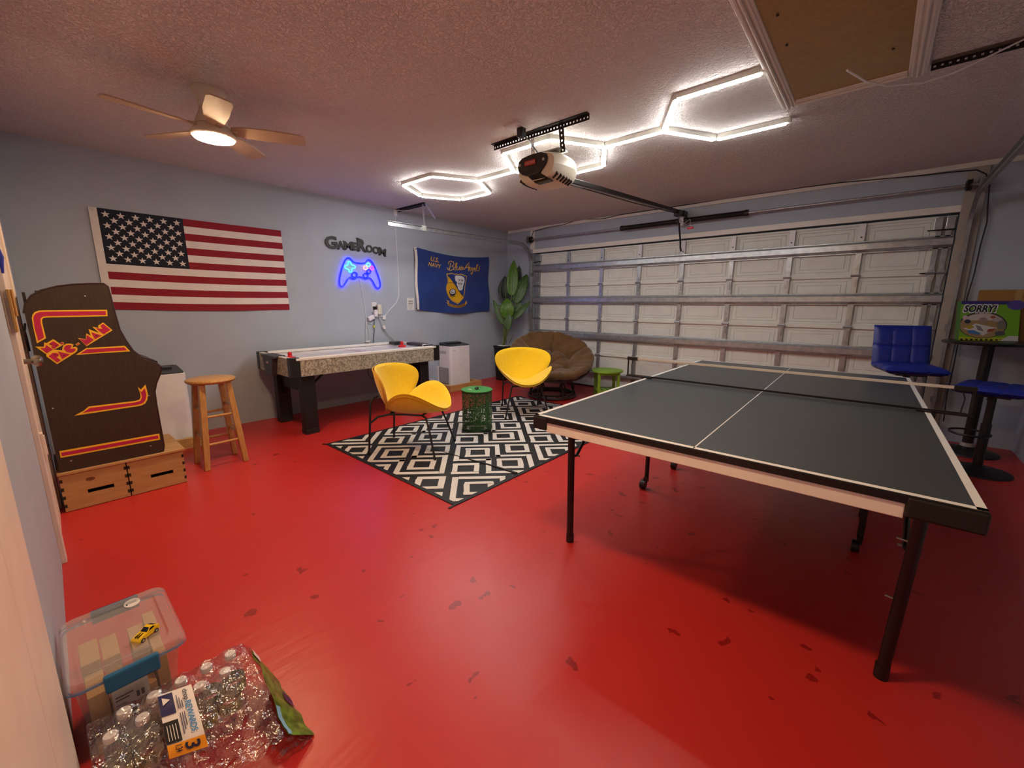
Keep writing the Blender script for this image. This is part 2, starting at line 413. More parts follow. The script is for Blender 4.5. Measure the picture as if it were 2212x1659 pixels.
def perforated(p0, p1, wdir, wd, hole=.010, pitch=.028, th=.002):
    p0 = Vector(p0); p1 = Vector(p1); d = (p1-p0); l = d.length; d.normalize(); wv = Vector(wdir).normalized(); nv = d.cross(wv)
    n = max(1, int(l/pitch)); mb = MB(); q = l/n
    for i in range(n):
        a = i*q; h0 = a+q/2-hole/2; h1 = a+q/2+hole/2; lo, hi = wd/2-hole/2, wd/2+hole/2
        for (s0, s1, t0, t1) in ((a, h0, 0, wd), (h1, a+q, 0, wd), (h0, h1, 0, lo), (h0, h1, hi, wd)):
            for off in (0, th):
                vs = [p0+d*s+wv*t+nv*off for s, t in ((s0, t0), (s1, t0), (s1, t1), (s0, t1))]
                mb.add(vs, [(0, 1, 2, 3) if off else (3, 2, 1, 0)])
    return mb
hb = tl
perforated((.02, -2.255, H-.002), (.62, -2.255, H-.002), (0, 0, -1), .035).build('ceiling_angle', dark_steel, tl)
MB().bx(.02, .62, -2.29, -2.255, H-.005, H-.001).build('ceiling_angle_flange', dark_steel, tl)
wht_steel = mat('pale_galvanised_strap', 'C9C8C4', .4, .6)
perforated((.555, -2.258, H-.01), (.578, -2.258, 2.265), (1, 0, 0), .03).build('hanger_strap', wht_steel, tl)
perforated((.61, -2.262, H-.01), (.60, -2.10, 2.39), (1, 0, 0), .03).build('hanger_strap', wht_steel, tl)
MB().bx(.565, .59, -2.29, -2.23, 2.22, 2.285).build('hanger_foot', wht_steel, tl)
perforated((5.16, -2.42, H-.002), (6.15, -2.42, H-.002), (0, 0, -1), .035).build('ceiling_angle', dark_steel, tr)
MB().bx(5.16, 6.15, -2.455, -2.42, H-.005, H-.001).build('ceiling_angle_flange', mat('rusty_brown_angle', '6B5A50', .6), tr)
perforated((5.62, -2.425, H-.01), (5.635, -2.425, 2.27), (1, 0, 0), .03).build('hanger_strap', dgalv, tr)

# ------------------------------------------------------------------ torsion bar
SY = -.10; SZ = 2.352
ts = thing('torsion_spring', 'long torsion bar with black coil springs above the garage door', 'door spring', (3.08, SY, SZ-.05))
MB().cyl((.50, SY, SZ), (5.72, SY, SZ), .0125, n=14).build('shaft', galv, ts, smooth=True)
def coil(x0, x1, n):
    prof = []
    for i in range(n*4+1):
        x = x0+(x1-x0)*i/(n*4); prof.append((.0285+.0035*abs(sin(pi*i/4)), x))
    mb = MB().lathe(prof, (0, 0, 0), 14)
    def sag(x): return -.012*max(0, 1-abs((x-x0-.3)/.5)) if x0 < 3 else 0
    mb.v = [(z, SY+y, SZ+x_+sag(z)*0) for (x_, y, z) in mb.v]; return mb
spring_m = mat('black_oiled_spring', '1A1516', .4, .2)
coil(2.27, 3.02, 60).build('spring', spring_m, ts, smooth=True)
coil(3.14, 3.80, 54).build('spring', spring_m, ts, smooth=True)
for x in (2.255, 3.03, 3.13, 3.815): MB().cyl((x-.02, SY, SZ), (x+.02, SY, SZ), .036, n=14).build('winding_cone', dark_steel, ts, smooth=True)
MB().bx(3.055, 3.105, SY-.03, -.004, SZ-.06, SZ+.06).build('centre_bracket', white_plastic, ts)
for x, sg in ((.60, 1), (5.60, -1)):
    MB().lathe([(.03, -.02), (.052, -.018), (.046, -.006), (.050, .012), (.030, .024)], (0, 0, 0), 18).build('tmp', dark_steel)
    o = bpy.data.objects['tmp']; vs = [(v.co.z*sg+x, SY+v.co.x, SZ-.02+v.co.y) for v in o.data.vertices]
    mb = MB(); mb.add([(v[0], v[1], v[2]+.02) for v in vs], [tuple(p.vertices) for p in o.data.polygons])
    bpy.data.objects.remove(o); mb.build('cable_drum', dark_steel, ts, smooth=True)
    MB().bx(x-sg*.045-.006, x-sg*.045+.006, SY-.05, -.02, SZ-.06, SZ+.06).build('end_bracket', galv, ts)

# ------------------------------------------------------------------ opener
OX, OY, OZ = 3.075, -2.985, 2.292
op = thing('garage_opener', 'cream and black garage door opener hanging from perforated ceiling straps', 'door opener', (OX, OY, OZ-.11))
cream = mat('cream_plastic_shell', 'E5DCC6', .35)
ODX, ODZ, ODY = .195, .105, .150
def shell_pt(a, t, g=1.0):
    k = (1-.16*abs(t)**3)*g
    ex = abs(cos(a))**.55*(1 if cos(a) >= 0 else -1); ez = abs(sin(a))**.62*(1 if sin(a) >= 0 else -1)
    return (OX+ex*ODX*k*(1-.10*max(0, -ez)), OY+ODY*t, OZ+ez*ODZ*k)
mb = MB(); mb.grid(lambda u, v: shell_pt(2*pi*u, -1+2*v), 48, 12)
mb.add([shell_pt(2*pi*i/48, -1) for i in range(48)], [tuple(range(48))]); mb.add([shell_pt(2*pi*i/48, 1) for i in range(48)], [tuple(range(47, -1, -1))])
mb.build('housing', cream, op, smooth=True, fixn=True)
dkp = mat('dark_brown_plastic', '2A2523', .4)
fp = [(-.86, .25), (-.80, .62), (-.62, .80), (-.2, .86), (.3, .86), (.52, .70), (.58, .35), (.50, .02), (.30, -.32), (.24, -.46), (-.30, -.52), (-.62, -.30), (-.80, -.05)]
fq = lambda u, v, q: (OX+u*ODX, OY-ODY-q-.022*(1-u*u*.8), OZ+v*ODZ)
MB().prism(fp, fq, -.03, .0).build('front_panel', dkp, op, bevel=.006, fixn=True)
MB().prism([(.24, -.44), (-.32, -.50), (-.05, -.97), (.62, -.95), (.50, -.70)], lambda u, v, q: (OX+u*ODX, OY-ODY-q+.05*max(0, (-.45-v)), OZ+v*ODZ*1.04), -.04, .016).build('light_lens', mat('smoked_lens', '1F1B1A', .25), op, bevel=.004, fixn=True)
MB().bx(OX-.085, OX+.015, OY-ODY-.026, OY-ODY-.02, OZ+.018, OZ+.050).build('badge', mat('red_badge', 'B23A36', .4), op)
vs, fs, ar = text_poly('CRAFTSMAN'); tb = MB()
text_solid(tb, vs, fs, lambda u, v, q: (OX-.080+u*.090, OY-ODY-.0265-q, OZ+.026+v*.016), 0, .001)
tb.build('badge_lettering', mat('badge_letters', 'E8B8AE', .5), op)
for sx in (-.135, .085): MB().cyl((OX+sx, OY-ODY, OZ+.035), (OX+sx, OY-ODY-.024, OZ+.035), .010, n=12).build('screw', wht_steel, op)
vent = mat('dark_vent_slot', '1A1716', .6)
for i in range(6):
    p_ = Vector(shell_pt(-.62-.03*i, -.75+.26*i)); MB().obox(p_, (.050, .010, .022), Matrix.Rotation(-.5, 3, 'Y')).build('vent_slot', vent, op)
for i in range(5):
    p_ = Vector(shell_pt(pi+.62, -.8+.28*i)); MB().obox(p_, (.050, .010, .022), Matrix.Rotation(.5, 3, 'Y')).build('vent_slot', vent, op)
# rail towards the header, at a slight rise
R0 = Vector((OX, OY+.16, OZ+.0)); R1 = Vector((3.082, -.10, 2.45))
MB().bar(R0, R1, .028, .038).build('rail', dark_steel, op, bevel=.003)
MB().tube([R0+Vector((-.03, 0, -.02)), (R0+R1)/2+Vector((-.03, 0, -.03)), R1+Vector((-.03, -.1, -.02))], .006, 6).build('drive_chain', dark_steel, op)
MB().bx(3.05, 3.115, -.14, -.022, 2.40, 2.47).build('header_bracket', dark_steel, op)
MB().bx(3.04, 3.12, -.30, -.20, 2.385, 2.455).build('trolley', black_plastic, op, bevel=.008)
MB().tube([(3.08, -.22, 2.40), (3.075, -.16, 2.25), (3.075, -.10, 2.12), (3.075, -.075, 2.03), (3.08, -.05, 1.985)], .011, 8).build('drawbar_arm', dark_steel, op, smooth=True)
# ceiling strap and hangers
perforated((2.61, -3.09, H-.004), (3.49, -3.09, H-.004), (0, 0, -1), .036, .012, .027).build('ceiling_angle', dark_steel, op)
MB().bx(2.61, 3.49, -3.125, -3.09, H-.006, H-.001).build('ceiling_angle_flange', dark_steel, op)
perforated((2.985, -3.085, H-.02), (2.985, -3.07, OZ+.085), (1, 0, 0), .030, .011, .03).build('hanger_strap', wht_steel, op)
perforated((3.235, -3.085, H-.0), (3.235, -3.05, OZ+.085), (1, 0, 0), .042, .012, .03).build('hanger_strap', dark_steel, op)
MB().bx(2.97, 3.25, -3.09, -2.98, OZ+.105, OZ+.113).build('mount_plate', wht_steel, op)
# release cord and handle
rc = thing('release_handle', 'small red emergency release handle hanging on a cord near the torsion spring', 'handle', (3.23, -.22, 2.22))
MB().tube([(3.09, -.25, 2.40), (3.10, -.24, 2.31), (3.16, -.23, 2.30), (3.22, -.22, 2.34), (3.23, -.22, 2.25)], .0025, 5).build('cord', white_plastic, rc)
MB().tube([(3.08, -.21, 2.39), (3.05, -.2, 2.33), (3.08, -.19, 2.28), (3.11, -.2, 2.33), (3.08, -.2, 2.36)], .003, 5).build('cord_loop', mat('brown_cord', '5A4038', .8), rc)
MB().bx(3.19, 3.27, -.23, -.21, 2.22, 2.248).build('grip', red_pl, rc, bevel=.008)
# ceiling receptacle
cr = thing('ceiling_outlet', 'white square ceiling outlet with black plug above the door opener', 'outlet', (2.98, -3.25, H-.06))
MB().bx(2.92, 3.04, -3.31, -3.19, H-.012, H-.001).build('cover_plate', white_plastic, cr, bevel=.003)
MB().bx(2.985, 3.035, -3.25, -3.20, H-.075, H-.012).build('plug', black_plastic, cr, bevel=.006)
MB().tube([(3.02, -3.22, H-.06), (3.07, -3.20, H-.10), (3.05, -3.14, H-.12), (3.06, -3.06, OZ+.10)], .005, 6).build('power_cord', black_plastic, cr)

# ------------------------------------------------------------------ hexagon lights
tube_m = mat('lit_white_tube', 'FFFFFF', .4, emit=((1.0, .985, .955), TUBE_POWER))
chan_m = mat('pale_aluminium_channel', 'D8D6CC', .5)
hexl = thing('hexagon_light', 'lit white LED tubes joined in hexagons across the ceiling', 'ceiling light', (2.83, -2.555, H-.06))
HR = .475; HC = [(1.41, -2.555), (2.835, -2.555), (4.26, -2.555)]
def hv(c, k): return (c[0]+HR*cos(k*pi/3), c[1]+HR*sin(k*pi/3))
segs = []
for c in HC[:2]:
    for k in range(6): segs.append((hv(c, k), hv(c, k+1)))
segs += [(hv(HC[0], 0), hv(HC[1], 3)), (hv(HC[1], 0), hv(HC[2], 3)), (hv(HC[2], 3), hv(HC[2], 4)), (hv(HC[2], 4), (HC[2][0]+.225, hv(HC[2], 4)[1])),
         (hv(HC[2], 3), hv(HC[2], 2)), (hv(HC[2], 2), (HC[2][0]+.225, hv(HC[2], 2)[1]))]
for a, c in segs:
    a = Vector((a[0], a[1], 0)); c = Vector((c[0], c[1], 0)); d = (c-a).normalized(); a2 = a+d*.014; c2 = c-d*.014
    MB().bar(a2+Vector((0, 0, H-.015)), c2+Vector((0, 0, H-.017)), .037, .032).build('channel', chan_m, hexl)
    MB().bar(a2+Vector((0, 0, H-.0360)), c2+Vector((0, 0, H-.0360)), .036, .006).build('light_tube', tube_m, hexl, bevel=.002)
seen = []
for a, c in segs:
    for q in (a, c):
        if any((q[0]-s[0])**2+(q[1]-s[1])**2 < 1e-4 for s in seen): continue
        seen.append(q); MB().cyl((q[0], q[1], H-.034), (q[0], q[1], H-.001), .020, n=10).build('connector', chan_m, hexl)

# ------------------------------------------------------------------ ceiling fan
FX, FYY = 1.915, -4.845
fan = thing('ceiling_fan', 'white five-blade ceiling fan with lit warm lamp above the arcade and stool', 'ceiling fan', (FX, FYY, 2.28))
fw = mat('cream_fan_paint', 'D9C9B4', .45)
blade_m = mat('pale_maple_blade', 'BFA88E', .5, col2='B49C82', cscale=6)
MB().lathe([(.085, H-.001), (.088, H-.02), (.07, H-.055), (.062, 2.455)], (FX, FYY, 0), 32).build('mounting_cup', fw, fan, smooth=True)
MB().lathe([(.055, 2.46), (.075, 2.40), (.090, 2.365), (.092, 2.355)], (FX, FYY, 0), 32).build('neck', fw, fan, smooth=True)
MB().lathe([(.094, 2.352), (.105, 2.33), (.116, 2.315), (.118, 2.298), (.112, 2.293)], (FX, FYY, 0), 36).build('motor_housing', fw, fan, smooth=True)
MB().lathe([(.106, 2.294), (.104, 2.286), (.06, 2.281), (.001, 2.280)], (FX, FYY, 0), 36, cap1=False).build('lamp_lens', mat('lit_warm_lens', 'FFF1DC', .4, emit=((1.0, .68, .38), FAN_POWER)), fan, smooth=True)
for k in range(5):
    a = radians(-10+72*k); ca, sa = cos(a), sin(a)
    pl = [(.10, -.035), (.16, -.055), (.30, -.068), (.48, -.062), (.505, -.045), (.51, 0), (.505, .045), (.48, .058), (.30, .055), (.16, .045), (.10, .035)]
    tw = lambda r: -.26+.10*(r-.1)/.4
    f = lambda u, v, q: (FX+ca*u-sa*v*cos(tw(u)), FYY+sa*u+ca*v*cos(tw(u)), 2.342+v*sin(tw(u))+q)
    MB().prism(pl, f, -.004, .004).build('blade', blade_m, fan)
    MB().bar((FX+ca*.07, FYY+sa*.07, 2.342), (FX+ca*.13, FYY+sa*.13, 2.343), .035, .010).build('blade_iron', fw, fan)

# its twin over the near half of the garage: the warm light on the table's end apron and on the door casing comes from there
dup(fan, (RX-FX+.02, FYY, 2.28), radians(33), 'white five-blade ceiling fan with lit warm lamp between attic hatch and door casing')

# ------------------------------------------------------------------ attic hatch
at = thing('attic_hatch', 'brass brown attic hatch panel in white moulded trim on the ceiling', 'attic hatch', (4.83, -3.10, H-.06))
ax0, ax1, ay0, ay1 = 4.485, 5.150, -3.76, -2.385
MB().bx(ax0+.075, ax1-.075, ay0+.075, ay1-.075, H-.020, H-.004).build('panel', gold_p, at)
for nm, (x0, x1, y0, y1) in {'a': (ax0, ax0+.078, ay0, ay1), 'b': (ax1-.078, ax1, ay0, ay1), 'c': (ax0+.078, ax1-.078, ay0, ay0+.078), 'd': (ax0+.078, ax1-.078, ay1-.078, ay1)}.items():
    fr = MB().bx(x0, x1, y0, y1, H-.028, H-.001).build('frame_board', white_trim, at, bevel=.006)
    if nm in 'ab':
        xc = (x0+x1)/2
        for q in (-.022, 0, .02): MB().bx(xc+q-.006, xc+q+.006, y0, y1, H-.040+abs(q)*.3, H-.027).build('moulding_bead', white_trim, fr, bevel=.004)
    else:
        yc = (y0+y1)/2
        for q in (-.022, 0, .02): MB().bx(x0, x1, yc+q-.006, yc+q+.006, H-.040+abs(q)*.3, H-.027).build('moulding_bead', white_trim, fr, bevel=.004)
for q in ((1680, 32), (1700, 97), (1930, 105)):
    p = P(q[0], q[1], 2, H-.022); MB().cyl(p, p+Vector((0, 0, -.004)), .006, n=8).build('screw', dark_steel, at)
MB().tube([P(1830, 152, 2, 2.42), P(1870, 176, 2, 2.40), P(1915, 186, 2, 2.38), P(1990, 180, 2, 2.40), P(2060, 158, 2, 2.42), P(2130, 125, 2, 2.46), P(2212, 85, 2, 2.53), P(2260, 55, 2, H-.005)], .0045, 6).build('pull_cord', white_plastic, at, smooth=True)

# ------------------------------------------------------------------ black wire along the header
def onwall(px, py, ax, val): return P(px, py, ax, val)
wp = [(1146, 520), (1152, 500), (1180, 492), (1215, 486), (1250, 474), (1300, 473), (1345, 463), (1400, 455), (1480, 443), (1560, 430), (1650, 417), (1740, 404), (1820, 394), (1900, 387), (1990, 379), (2070, 370), (2110, 367), (2130, 376), (2138, 395)]
wire = MB().tube([P(x, y, 1, -.028) for x, y in wp]+[P(2135, 430, 1, -.03), P(2132, 480, 1, -.03), P(2118, 530, 1, -.03), P(2105, 590, 1, -.03), P(2090, 640, 1, -.03), P(2078, 700, 1, -.03), P(2070, 740, 1, -.03), P(2060, 790, 1, -.03), P(2046, 850, 1, -.03), P(2038, 910, 1, -.03)], .005, 6).build('sensor_wire', black_plastic)
tag(wire, 'thin black wire stapled along the header and down beside the garage door', 'wire')

# ================================================================== left wall hangings
# ------------------------------------------------------------------ striped flag
flag_w = mat('flag_white_cotton', 'E4DCD8', .85, bump=(300, .1, .001))
flag_r = mat('flag_red_cotton', '8E1226', .85, bump=(300, .1, .001))
flag_b = mat('flag_navy_cotton', '161B2B', .85, bump=(300, .1, .001))
fl = thing('striped_flag', 'American flag with fifty stars pinned flat on the blue wall', 'flag', (0.012, -4.53, 1.23))
Y0, Y1 = -5.243, -3.785
def fpos(u, v, off=0):
    y = Y0+u*(Y1-Y0); zt = 2.093-.004*sin(pi*u); zb = 1.243-.014*u-.012*sin(pi*u)
    x = .012+.004*sin(u*9+v*3)*v+.006*sin(v*14-u*5)*max(0, u-.55)*v+.010*max(0, v-.45)*sin(u*16-v*9)*.6
    return (x+off, y+.012*v*u, zt+(zb-zt)*v)
for i in range(13):
    u0 = .40 if i < 7 else 0
    MB().grid(lambda a, c: fpos(u0+(1-u0)*a, (i+c)/13), 30, 3).build('stripe', flag_r if i % 2 == 0 else flag_w, fl, smooth=True)
MB().grid(lambda a, c: fpos(.40*a, 7/13*c), 14, 12).build('canton', flag_b, fl, smooth=True)
MB().grid(lambda a, c: fpos(-.036*(1-a), c), 2, 20).build('hoist_band', flag_w, fl, smooth=True)
star0 = None
for r in range(9):
    n = 6 if r % 2 == 0 else 5
    for k in range(n):
        u = .40*((2*k+1 if n == 6 else 2*k+2)/12); v = 7/13*((r+1)/10)
        c = Vector(fpos(u, v, .0025))
        if star0 is None:
            mb = MB(); pts = [(.0, sin(pi/2+i*pi/5)*0, 0) for i in range(10)]
            pts = [(0, (.030 if i % 2 == 0 else .0118)*cos(pi/2+i*pi/5), (.030 if i % 2 == 0 else .0118)*sin(pi/2+i*pi/5)) for i in range(10)]
            mb.add(pts, [tuple(range(10))]); star0 = mb.build('star', flag_w, fl, world=False); star0.location = c-Vector(fl.location)
        else: share(star0, 'star', fl, c-Vector(fl.location))
for v in (.02, .98):
    c = Vector(fpos(-.018, v)); MB().cyl(c, c+Vector((.006, 0, 0)), .009, n=12).build('grommet', dgalv, fl)
c = Vector(fpos(.995, .01)); MB().cyl(c, c+Vector((.006, 0, 0)), .005, n=8).build('nail', dark_steel, fl)

# ------------------------------------------------------------------ blue crest flag
bl_m = mat('royal_blue_polyester', '15357F', .5, bump=(5, .5, .03), sheen=.2)
gold_f = mat('flag_gold_print', 'DDA93A', .6); yel_f = mat('flag_yellow_print', 'E2A90C', .6); navy_f = mat('flag_dark_print', '16213F', .6); wht_f = mat('flag_white_print', 'DCDDE2', .6)
bf = thing('crest_flag', 'blue U.S. Navy flag with a gold shield crest and script lettering', 'flag', (.015, -1.25, 1.16))
BY0, BY1 = -1.985, -.515
def bx_off(y, z):
    u = (y-BY0)/(BY1-BY0); v = (2.09-z)/.92
    return .034+.011*sin(u*7+v*10)+.014*sin(v*7-u*11)*v+.005*cos(13*(u-.55))*v+.003*sin(u*23+v*17)*v
def bpos(u, v, off=0):
    y = BY0+u*(BY1-BY0); zt = 2.092-.012*u-.055*sn(pi*u)**.9; zb = 1.215-.035*u-.045*sin(pi*min(1, u*1.05))
    z = zt+(zb-zt)*v
    return (bx_off(y, z)+off, y, z)
MB().grid(lambda a, c: bpos(a, c), 60, 40).build('cloth', bl_m, bf, smooth=True)
MB().grid(lambda a, c: bpos(-.028*(1-a), c, .001), 2, 20).build('hoist_band', flag_w, bf, smooth=True)
def bz(px, py, off):      # zoom pixels of the flag photograph to the cloth
    p = P(880+px/9.758, 520+py/9.758, 0, .02); return (bx_off(p.y, p.z)+off, p.y, p.z)
shield = [(815, 695), (870, 688), (925, 680), (985, 705), (1005, 690), (1045, 715), (1090, 695), (1160, 718), (1225, 745), (1218, 830), (1215, 900), (1210, 1000), (1210, 1080), (1190, 1200), (1120, 1270), (1045, 1335), (985, 1305), (930, 1270), (885, 1220), (840, 1160), (812, 1090), (795, 1020), (800, 970), (812, 930), (832, 880), (835, 830), (828, 790), (820, 760)]
MB().flat_sub(shield, lambda x, y: bz(x, y, .002)).build('shield_outline', gold_f, bf)
cx_, cy_ = 1015, 1000
MB().flat_sub([(cx_+(x-cx_)*.93, cy_+(y-cy_)*.945) for x, y in shield], lambda x, y: bz(x, y, .004)).build('shield_field', bl_m, bf)
MB().flat_sub([(843, 745), (960, 905), (1080, 1065), (1178, 1190), (1115, 1255), (1045, 1312), (985, 1283), (935, 1250), (890, 1200), (852, 1148), (826, 1085), (811, 1020), (818, 955), (845, 885), (850, 830)], lambda x, y: bz(x, y, .006)).build('shield_gold_half', yel_f, bf)
strokes(MB(), [[(845+34.1*k/1, 735+45.5*k) for k in range(11)], [(835, 888), (900, 886), (950, 890)]], lambda x, y: bz(x, y, .0075), 9).build('shield_bend', navy_f, bf)
MB().flat_sub([(980, 745), (1015, 733), (1050, 742), (1090, 738), (1130, 755), (1165, 780), (1178, 820), (1180, 870), (1170, 915), (1160, 960), (1162, 1010), (1145, 1042), (1115, 1050), (1080, 1040), (1055, 1015), (1045, 970), (1018, 930), (1025, 880), (990, 840), (980, 800)], lambda x, y: bz(x, y, .006)).build('cloud', wht_f, bf)
for jx, jy in ((1070, 830), (1125, 838), (1065, 903), (1115, 908)):
    MB().flat([(jx-30, jy-34), (jx-3, jy-8), (jx+24, jy-18), (jx+8, jy+2), (jx+22, jy+22), (jx, jy+10), (jx-22, jy+24), (jx-8, jy)], lambda x, y: bz(x, y, .0075)).build('jet_mark', navy_f, bf)
MB().flat(circ(940, 1088, 76, 24), lambda x, y: bz(x, y, .0075)).build('seal_ring', navy_f, bf)
MB().flat(circ(938, 1080, 56, 20), lambda x, y: bz(x, y, .009)).build('seal_disc', wht_f, bf)
strokes(MB(), [[(905, 1085), (915, 1055), (940, 1050)], [(910, 1085), (935, 1092), (965, 1085)], [(890, 1120), (940, 1130), (985, 1118)]], lambda x, y: bz(x, y, .0105), 12).build('seal_mark', navy_f, bf)
strokes(MB(), [[(880, 1150), (910, 1175), (950, 1185), (1000, 1160)]], lambda x, y: bz(x, y, .009), 22).build('seal_scroll', mat('olive_print', '8A7420', .6), bf)
ban = [(850+i*20, 1335+52*sn(pi*i/18)**.9) for i in range(19)]
strokes(MB(), [ban], lambda x, y: bz(x, y, .003), 52).build('banner', mat('flag_bronze_print', 'B27A2A', .6), bf)
for tail in ([(860, 1310), (800, 1245), (870, 1275), (865, 1300), (880, 1355), (800, 1300)], [(1205, 1320), (1262, 1260), (1215, 1280), (1195, 1365), (1258, 1310), (1230, 1300)]):
    MB().flat(tail, lambda x, y: bz(x, y, .0025)).build('banner_tail', gold_f, bf)
vs, fs, ar = text_poly('BLUE ANGELS', .01); tb = MB()
tb.add([bz(858+u*345, 1330+52*sn(pi*(.02+u*.95))**.9+17-v*34, .005) for u, v in vs], fs); tb.build('banner_lettering', mat('brown_print', '3A2410', .6), bf)
def quadtext(s, q, off, name, m_, offset=.0):
    vs, fs, ar = text_poly(s, offset); mb = MB()
    def fn(u, v):
        x = (q[0][0]*(1-u)+q[1][0]*u)*v+(q[3][0]*(1-u)+q[2][0]*u)*(1-v); y = (q[0][1]*(1-u)+q[1][1]*u)*v+(q[3][1]*(1-u)+q[2][1]*u)*(1-v)
        return bz(x, y, off)
    mb.add([fn(u, v) for u, v in vs], fs); return mb.build(name, m_, bf)
quadtext('U.S.', [(478, 332), (660, 368), (652, 462), (470, 430)], .003, 'navy_lettering', gold_f, .02)
quadtext('NAVY', [(440, 448), (712, 505), (700, 588), (428, 530)], .003, 'navy_lettering', gold_f, .02)
script = [[(905, 470), (895, 540), (878, 612)], [(868, 500), (862, 455), (905, 428), (960, 448), (975, 490), (950, 525), (915, 535), (960, 555), (955, 605), (895, 630), (848, 606), (838, 565)],
          [(985, 600), (1015, 530), (1040, 465), (1018, 470), (990, 575), (985, 625), (1010, 618)], [(1035, 540), (1022, 600), (1045, 622), (1072, 590), (1088, 545), (1074, 606), (1098, 620)],
          [(1105, 592), (1142, 562), (1130, 540), (1106, 572), (1108, 618), (1150, 602)], [(1160, 558), (1148, 595), (1178, 604), (1225, 530), (1288, 456), (1272, 545), (1262, 642)], [(1200, 572), (1240, 560), (1280, 562)],
          [(1288, 558), (1276, 632)], [(1280, 594), (1304, 560), (1322, 572), (1306, 645)], [(1362, 572), (1334, 592), (1340, 632), (1366, 610), (1372, 572), (1346, 692), (1326, 716), (1310, 690), (1352, 658)],
          [(1388, 612), (1416, 584), (1402, 568), (1384, 602), (1396, 644), (1428, 626)], [(1425, 620), (1466, 500), (1446, 508), (1430, 602), (1446, 642)], [(1512, 545), (1484, 562), (1502, 600), (1480, 640), (1458, 624)]]
strokes(MB(), script, lambda x, y: bz(x, y, .003), 15).build('script_lettering', gold_f, bf)
for py in (175, 1430):
    p = bz(165, py, .002); MB().cyl(p, (p[0]+.004, p[1], p[2]), .008, n=10).build('grommet', dark_steel, bf)

# ------------------------------------------------------------------ GameRoom sign
sg = thing('room_sign', 'dark grey cut-out GAMEROOM lettering arched on the wall above the neon controller', 'wall sign', (.0, -2.885, 1.92))
sg_m = mat('charcoal_painted_wood', '3A3A3C', .6)
spec = [('G', .172, .150), ('A', .104, .096), ('M', .118, .096), ('E', .090, .096), ('R', .135, .150), ('O', .110, .096), ('O', .110, .096), ('M', .118, .096)]
tot = sum(s_[1] for s_ in spec); y = -3.285; sc = .805/tot
for ch, wd, ht in spec:
    wd *= sc; yc = y+wd/2; t = (yc+2.885)/.40
    zb = 1.965-.030*t*t-.010*t; ang = -.13*t
    vs, fs, ar = text_poly(ch, .042); mb = MB()
    def fn(u, v, q): 
        a, c = (u-.5)*wd*1.06, (v-.0)*ht
        return (.002+q, yc+a*cos(ang)-c*sin(ang), zb+c*cos(ang)+a*sin(ang))
    text_solid(mb, vs, fs, fn, 0, .014)
    if ch in 'AMR':      # slab feet
        for u in (.10, .90): mb.prism([(u-.14, -.05), (u+.12, -.05), (u+.12, .05), (u-.14, .05)], fn, 0, .014)
    if ch in 'MER': mb.prism([(-.08, .95), (.20, .95), (.20, 1.04), (-.08, 1.04)], fn, 0, .014)
    if ch == 'E': mb.prism([(-.08, -.05), (.25, -.05), (.25, .08), (-.08, .08)], fn, 0, .014)
    mb.build('letter', sg_m, sg)
    y += wd

# ------------------------------------------------------------------ neon controller
ne = thing('neon_sign', 'glowing blue neon game controller outline on the wall', 'neon sign', (.012, -2.875, 1.50))
nb = mat('blue_neon', '2030FF', .4, emit=((.0, .002, 1.0), NEON_POWER*3.4))
ng = mat('green_neon', '40FFC0', .4, emit=((.10, 1.0, .55), NEON_POWER*.55)); nc = mat('cyan_neon', '40F0FF', .4, emit=((.15, .9, .9), NEON_POWER*.55))
no = mat('orange_neon', 'FFB070', .4, emit=((1.0, .42, .20), NEON_POWER*.55)); npk = mat('pink_neon', 'FF40C0', .4, emit=((1.0, .06, .45), NEON_POWER*.55))
def nz_(x, y, off=.018): return P(700+x/6.38, 500+y/6.38, 0, off)
outl = [(330, 362), (352, 364), (370, 378), (393, 412), (420, 428), (490, 437), (555, 439), (580, 425), (595, 392), (617, 386), (655, 412), (692, 470), (730, 560), (763, 660), (780, 730), (772, 772), (742, 786), (712, 764), (688, 716), (650, 652), (622, 636), (600, 642), (575, 656), (545, 640), (500, 625), (455, 626), (440, 645), (415, 656), (385, 646), (365, 626), (330, 650), (292, 718), (262, 757), (236, 762), (215, 737), (212, 680), (225, 600), (250, 500), (280, 420), (305, 376)]
def smooth_loop(pts, it=2):
    for _ in range(it):
        o = []
        for i in range(len(pts)):
            a, b_ = pts[i], pts[(i+1) % len(pts)]; o += [(a[0]*.75+b_[0]*.25, a[1]*.75+b_[1]*.25), (a[0]*.25+b_[0]*.75, a[1]*.25+b_[1]*.75)]
        pts = o
    return pts
MB().tube([nz_(*q) for q in smooth_loop(outl, 1)], .008, 8, True).build('outline_tube', nb, ne, smooth=True)
for (x, y, r) in ((420, 598, 36), (574, 606, 32), (618, 550, 27)): MB().tube([nz_(*q) for q in circ(x, y, r, 20)], .0075, 8, True).build('stick_ring', nb, ne, smooth=True)
dp = [(330, 415), (365, 415), (372, 462), (428, 472), (430, 505), (380, 512), (385, 560), (350, 562), (338, 520), (288, 508), (286, 475), (334, 466)]
MB().tube([nz_(*q) for q in smooth_loop(dp, 2)], .0065, 8, True).build('dpad_tube', ng, ne, smooth=True)
for (x, y, r, mm) in ((610, 460, 25, nc), (572, 500, 27, no), (656, 506, 25, npk)): MB().tube([nz_(*q) for q in circ(x, y, r, 16)], .006, 8, True).build('button_ring', mm, ne, smooth=True)
for q in ((300, 440), (700, 520), (250, 700), (745, 740)): p = nz_(q[0], q[1], .012); MB().cyl((0.0, p.y, p.z), (.014, p.y, p.z), .006, n=8).build('standoff', white_plastic, ne)
nw = mat('white_cord', 'DDDDE0', .5)
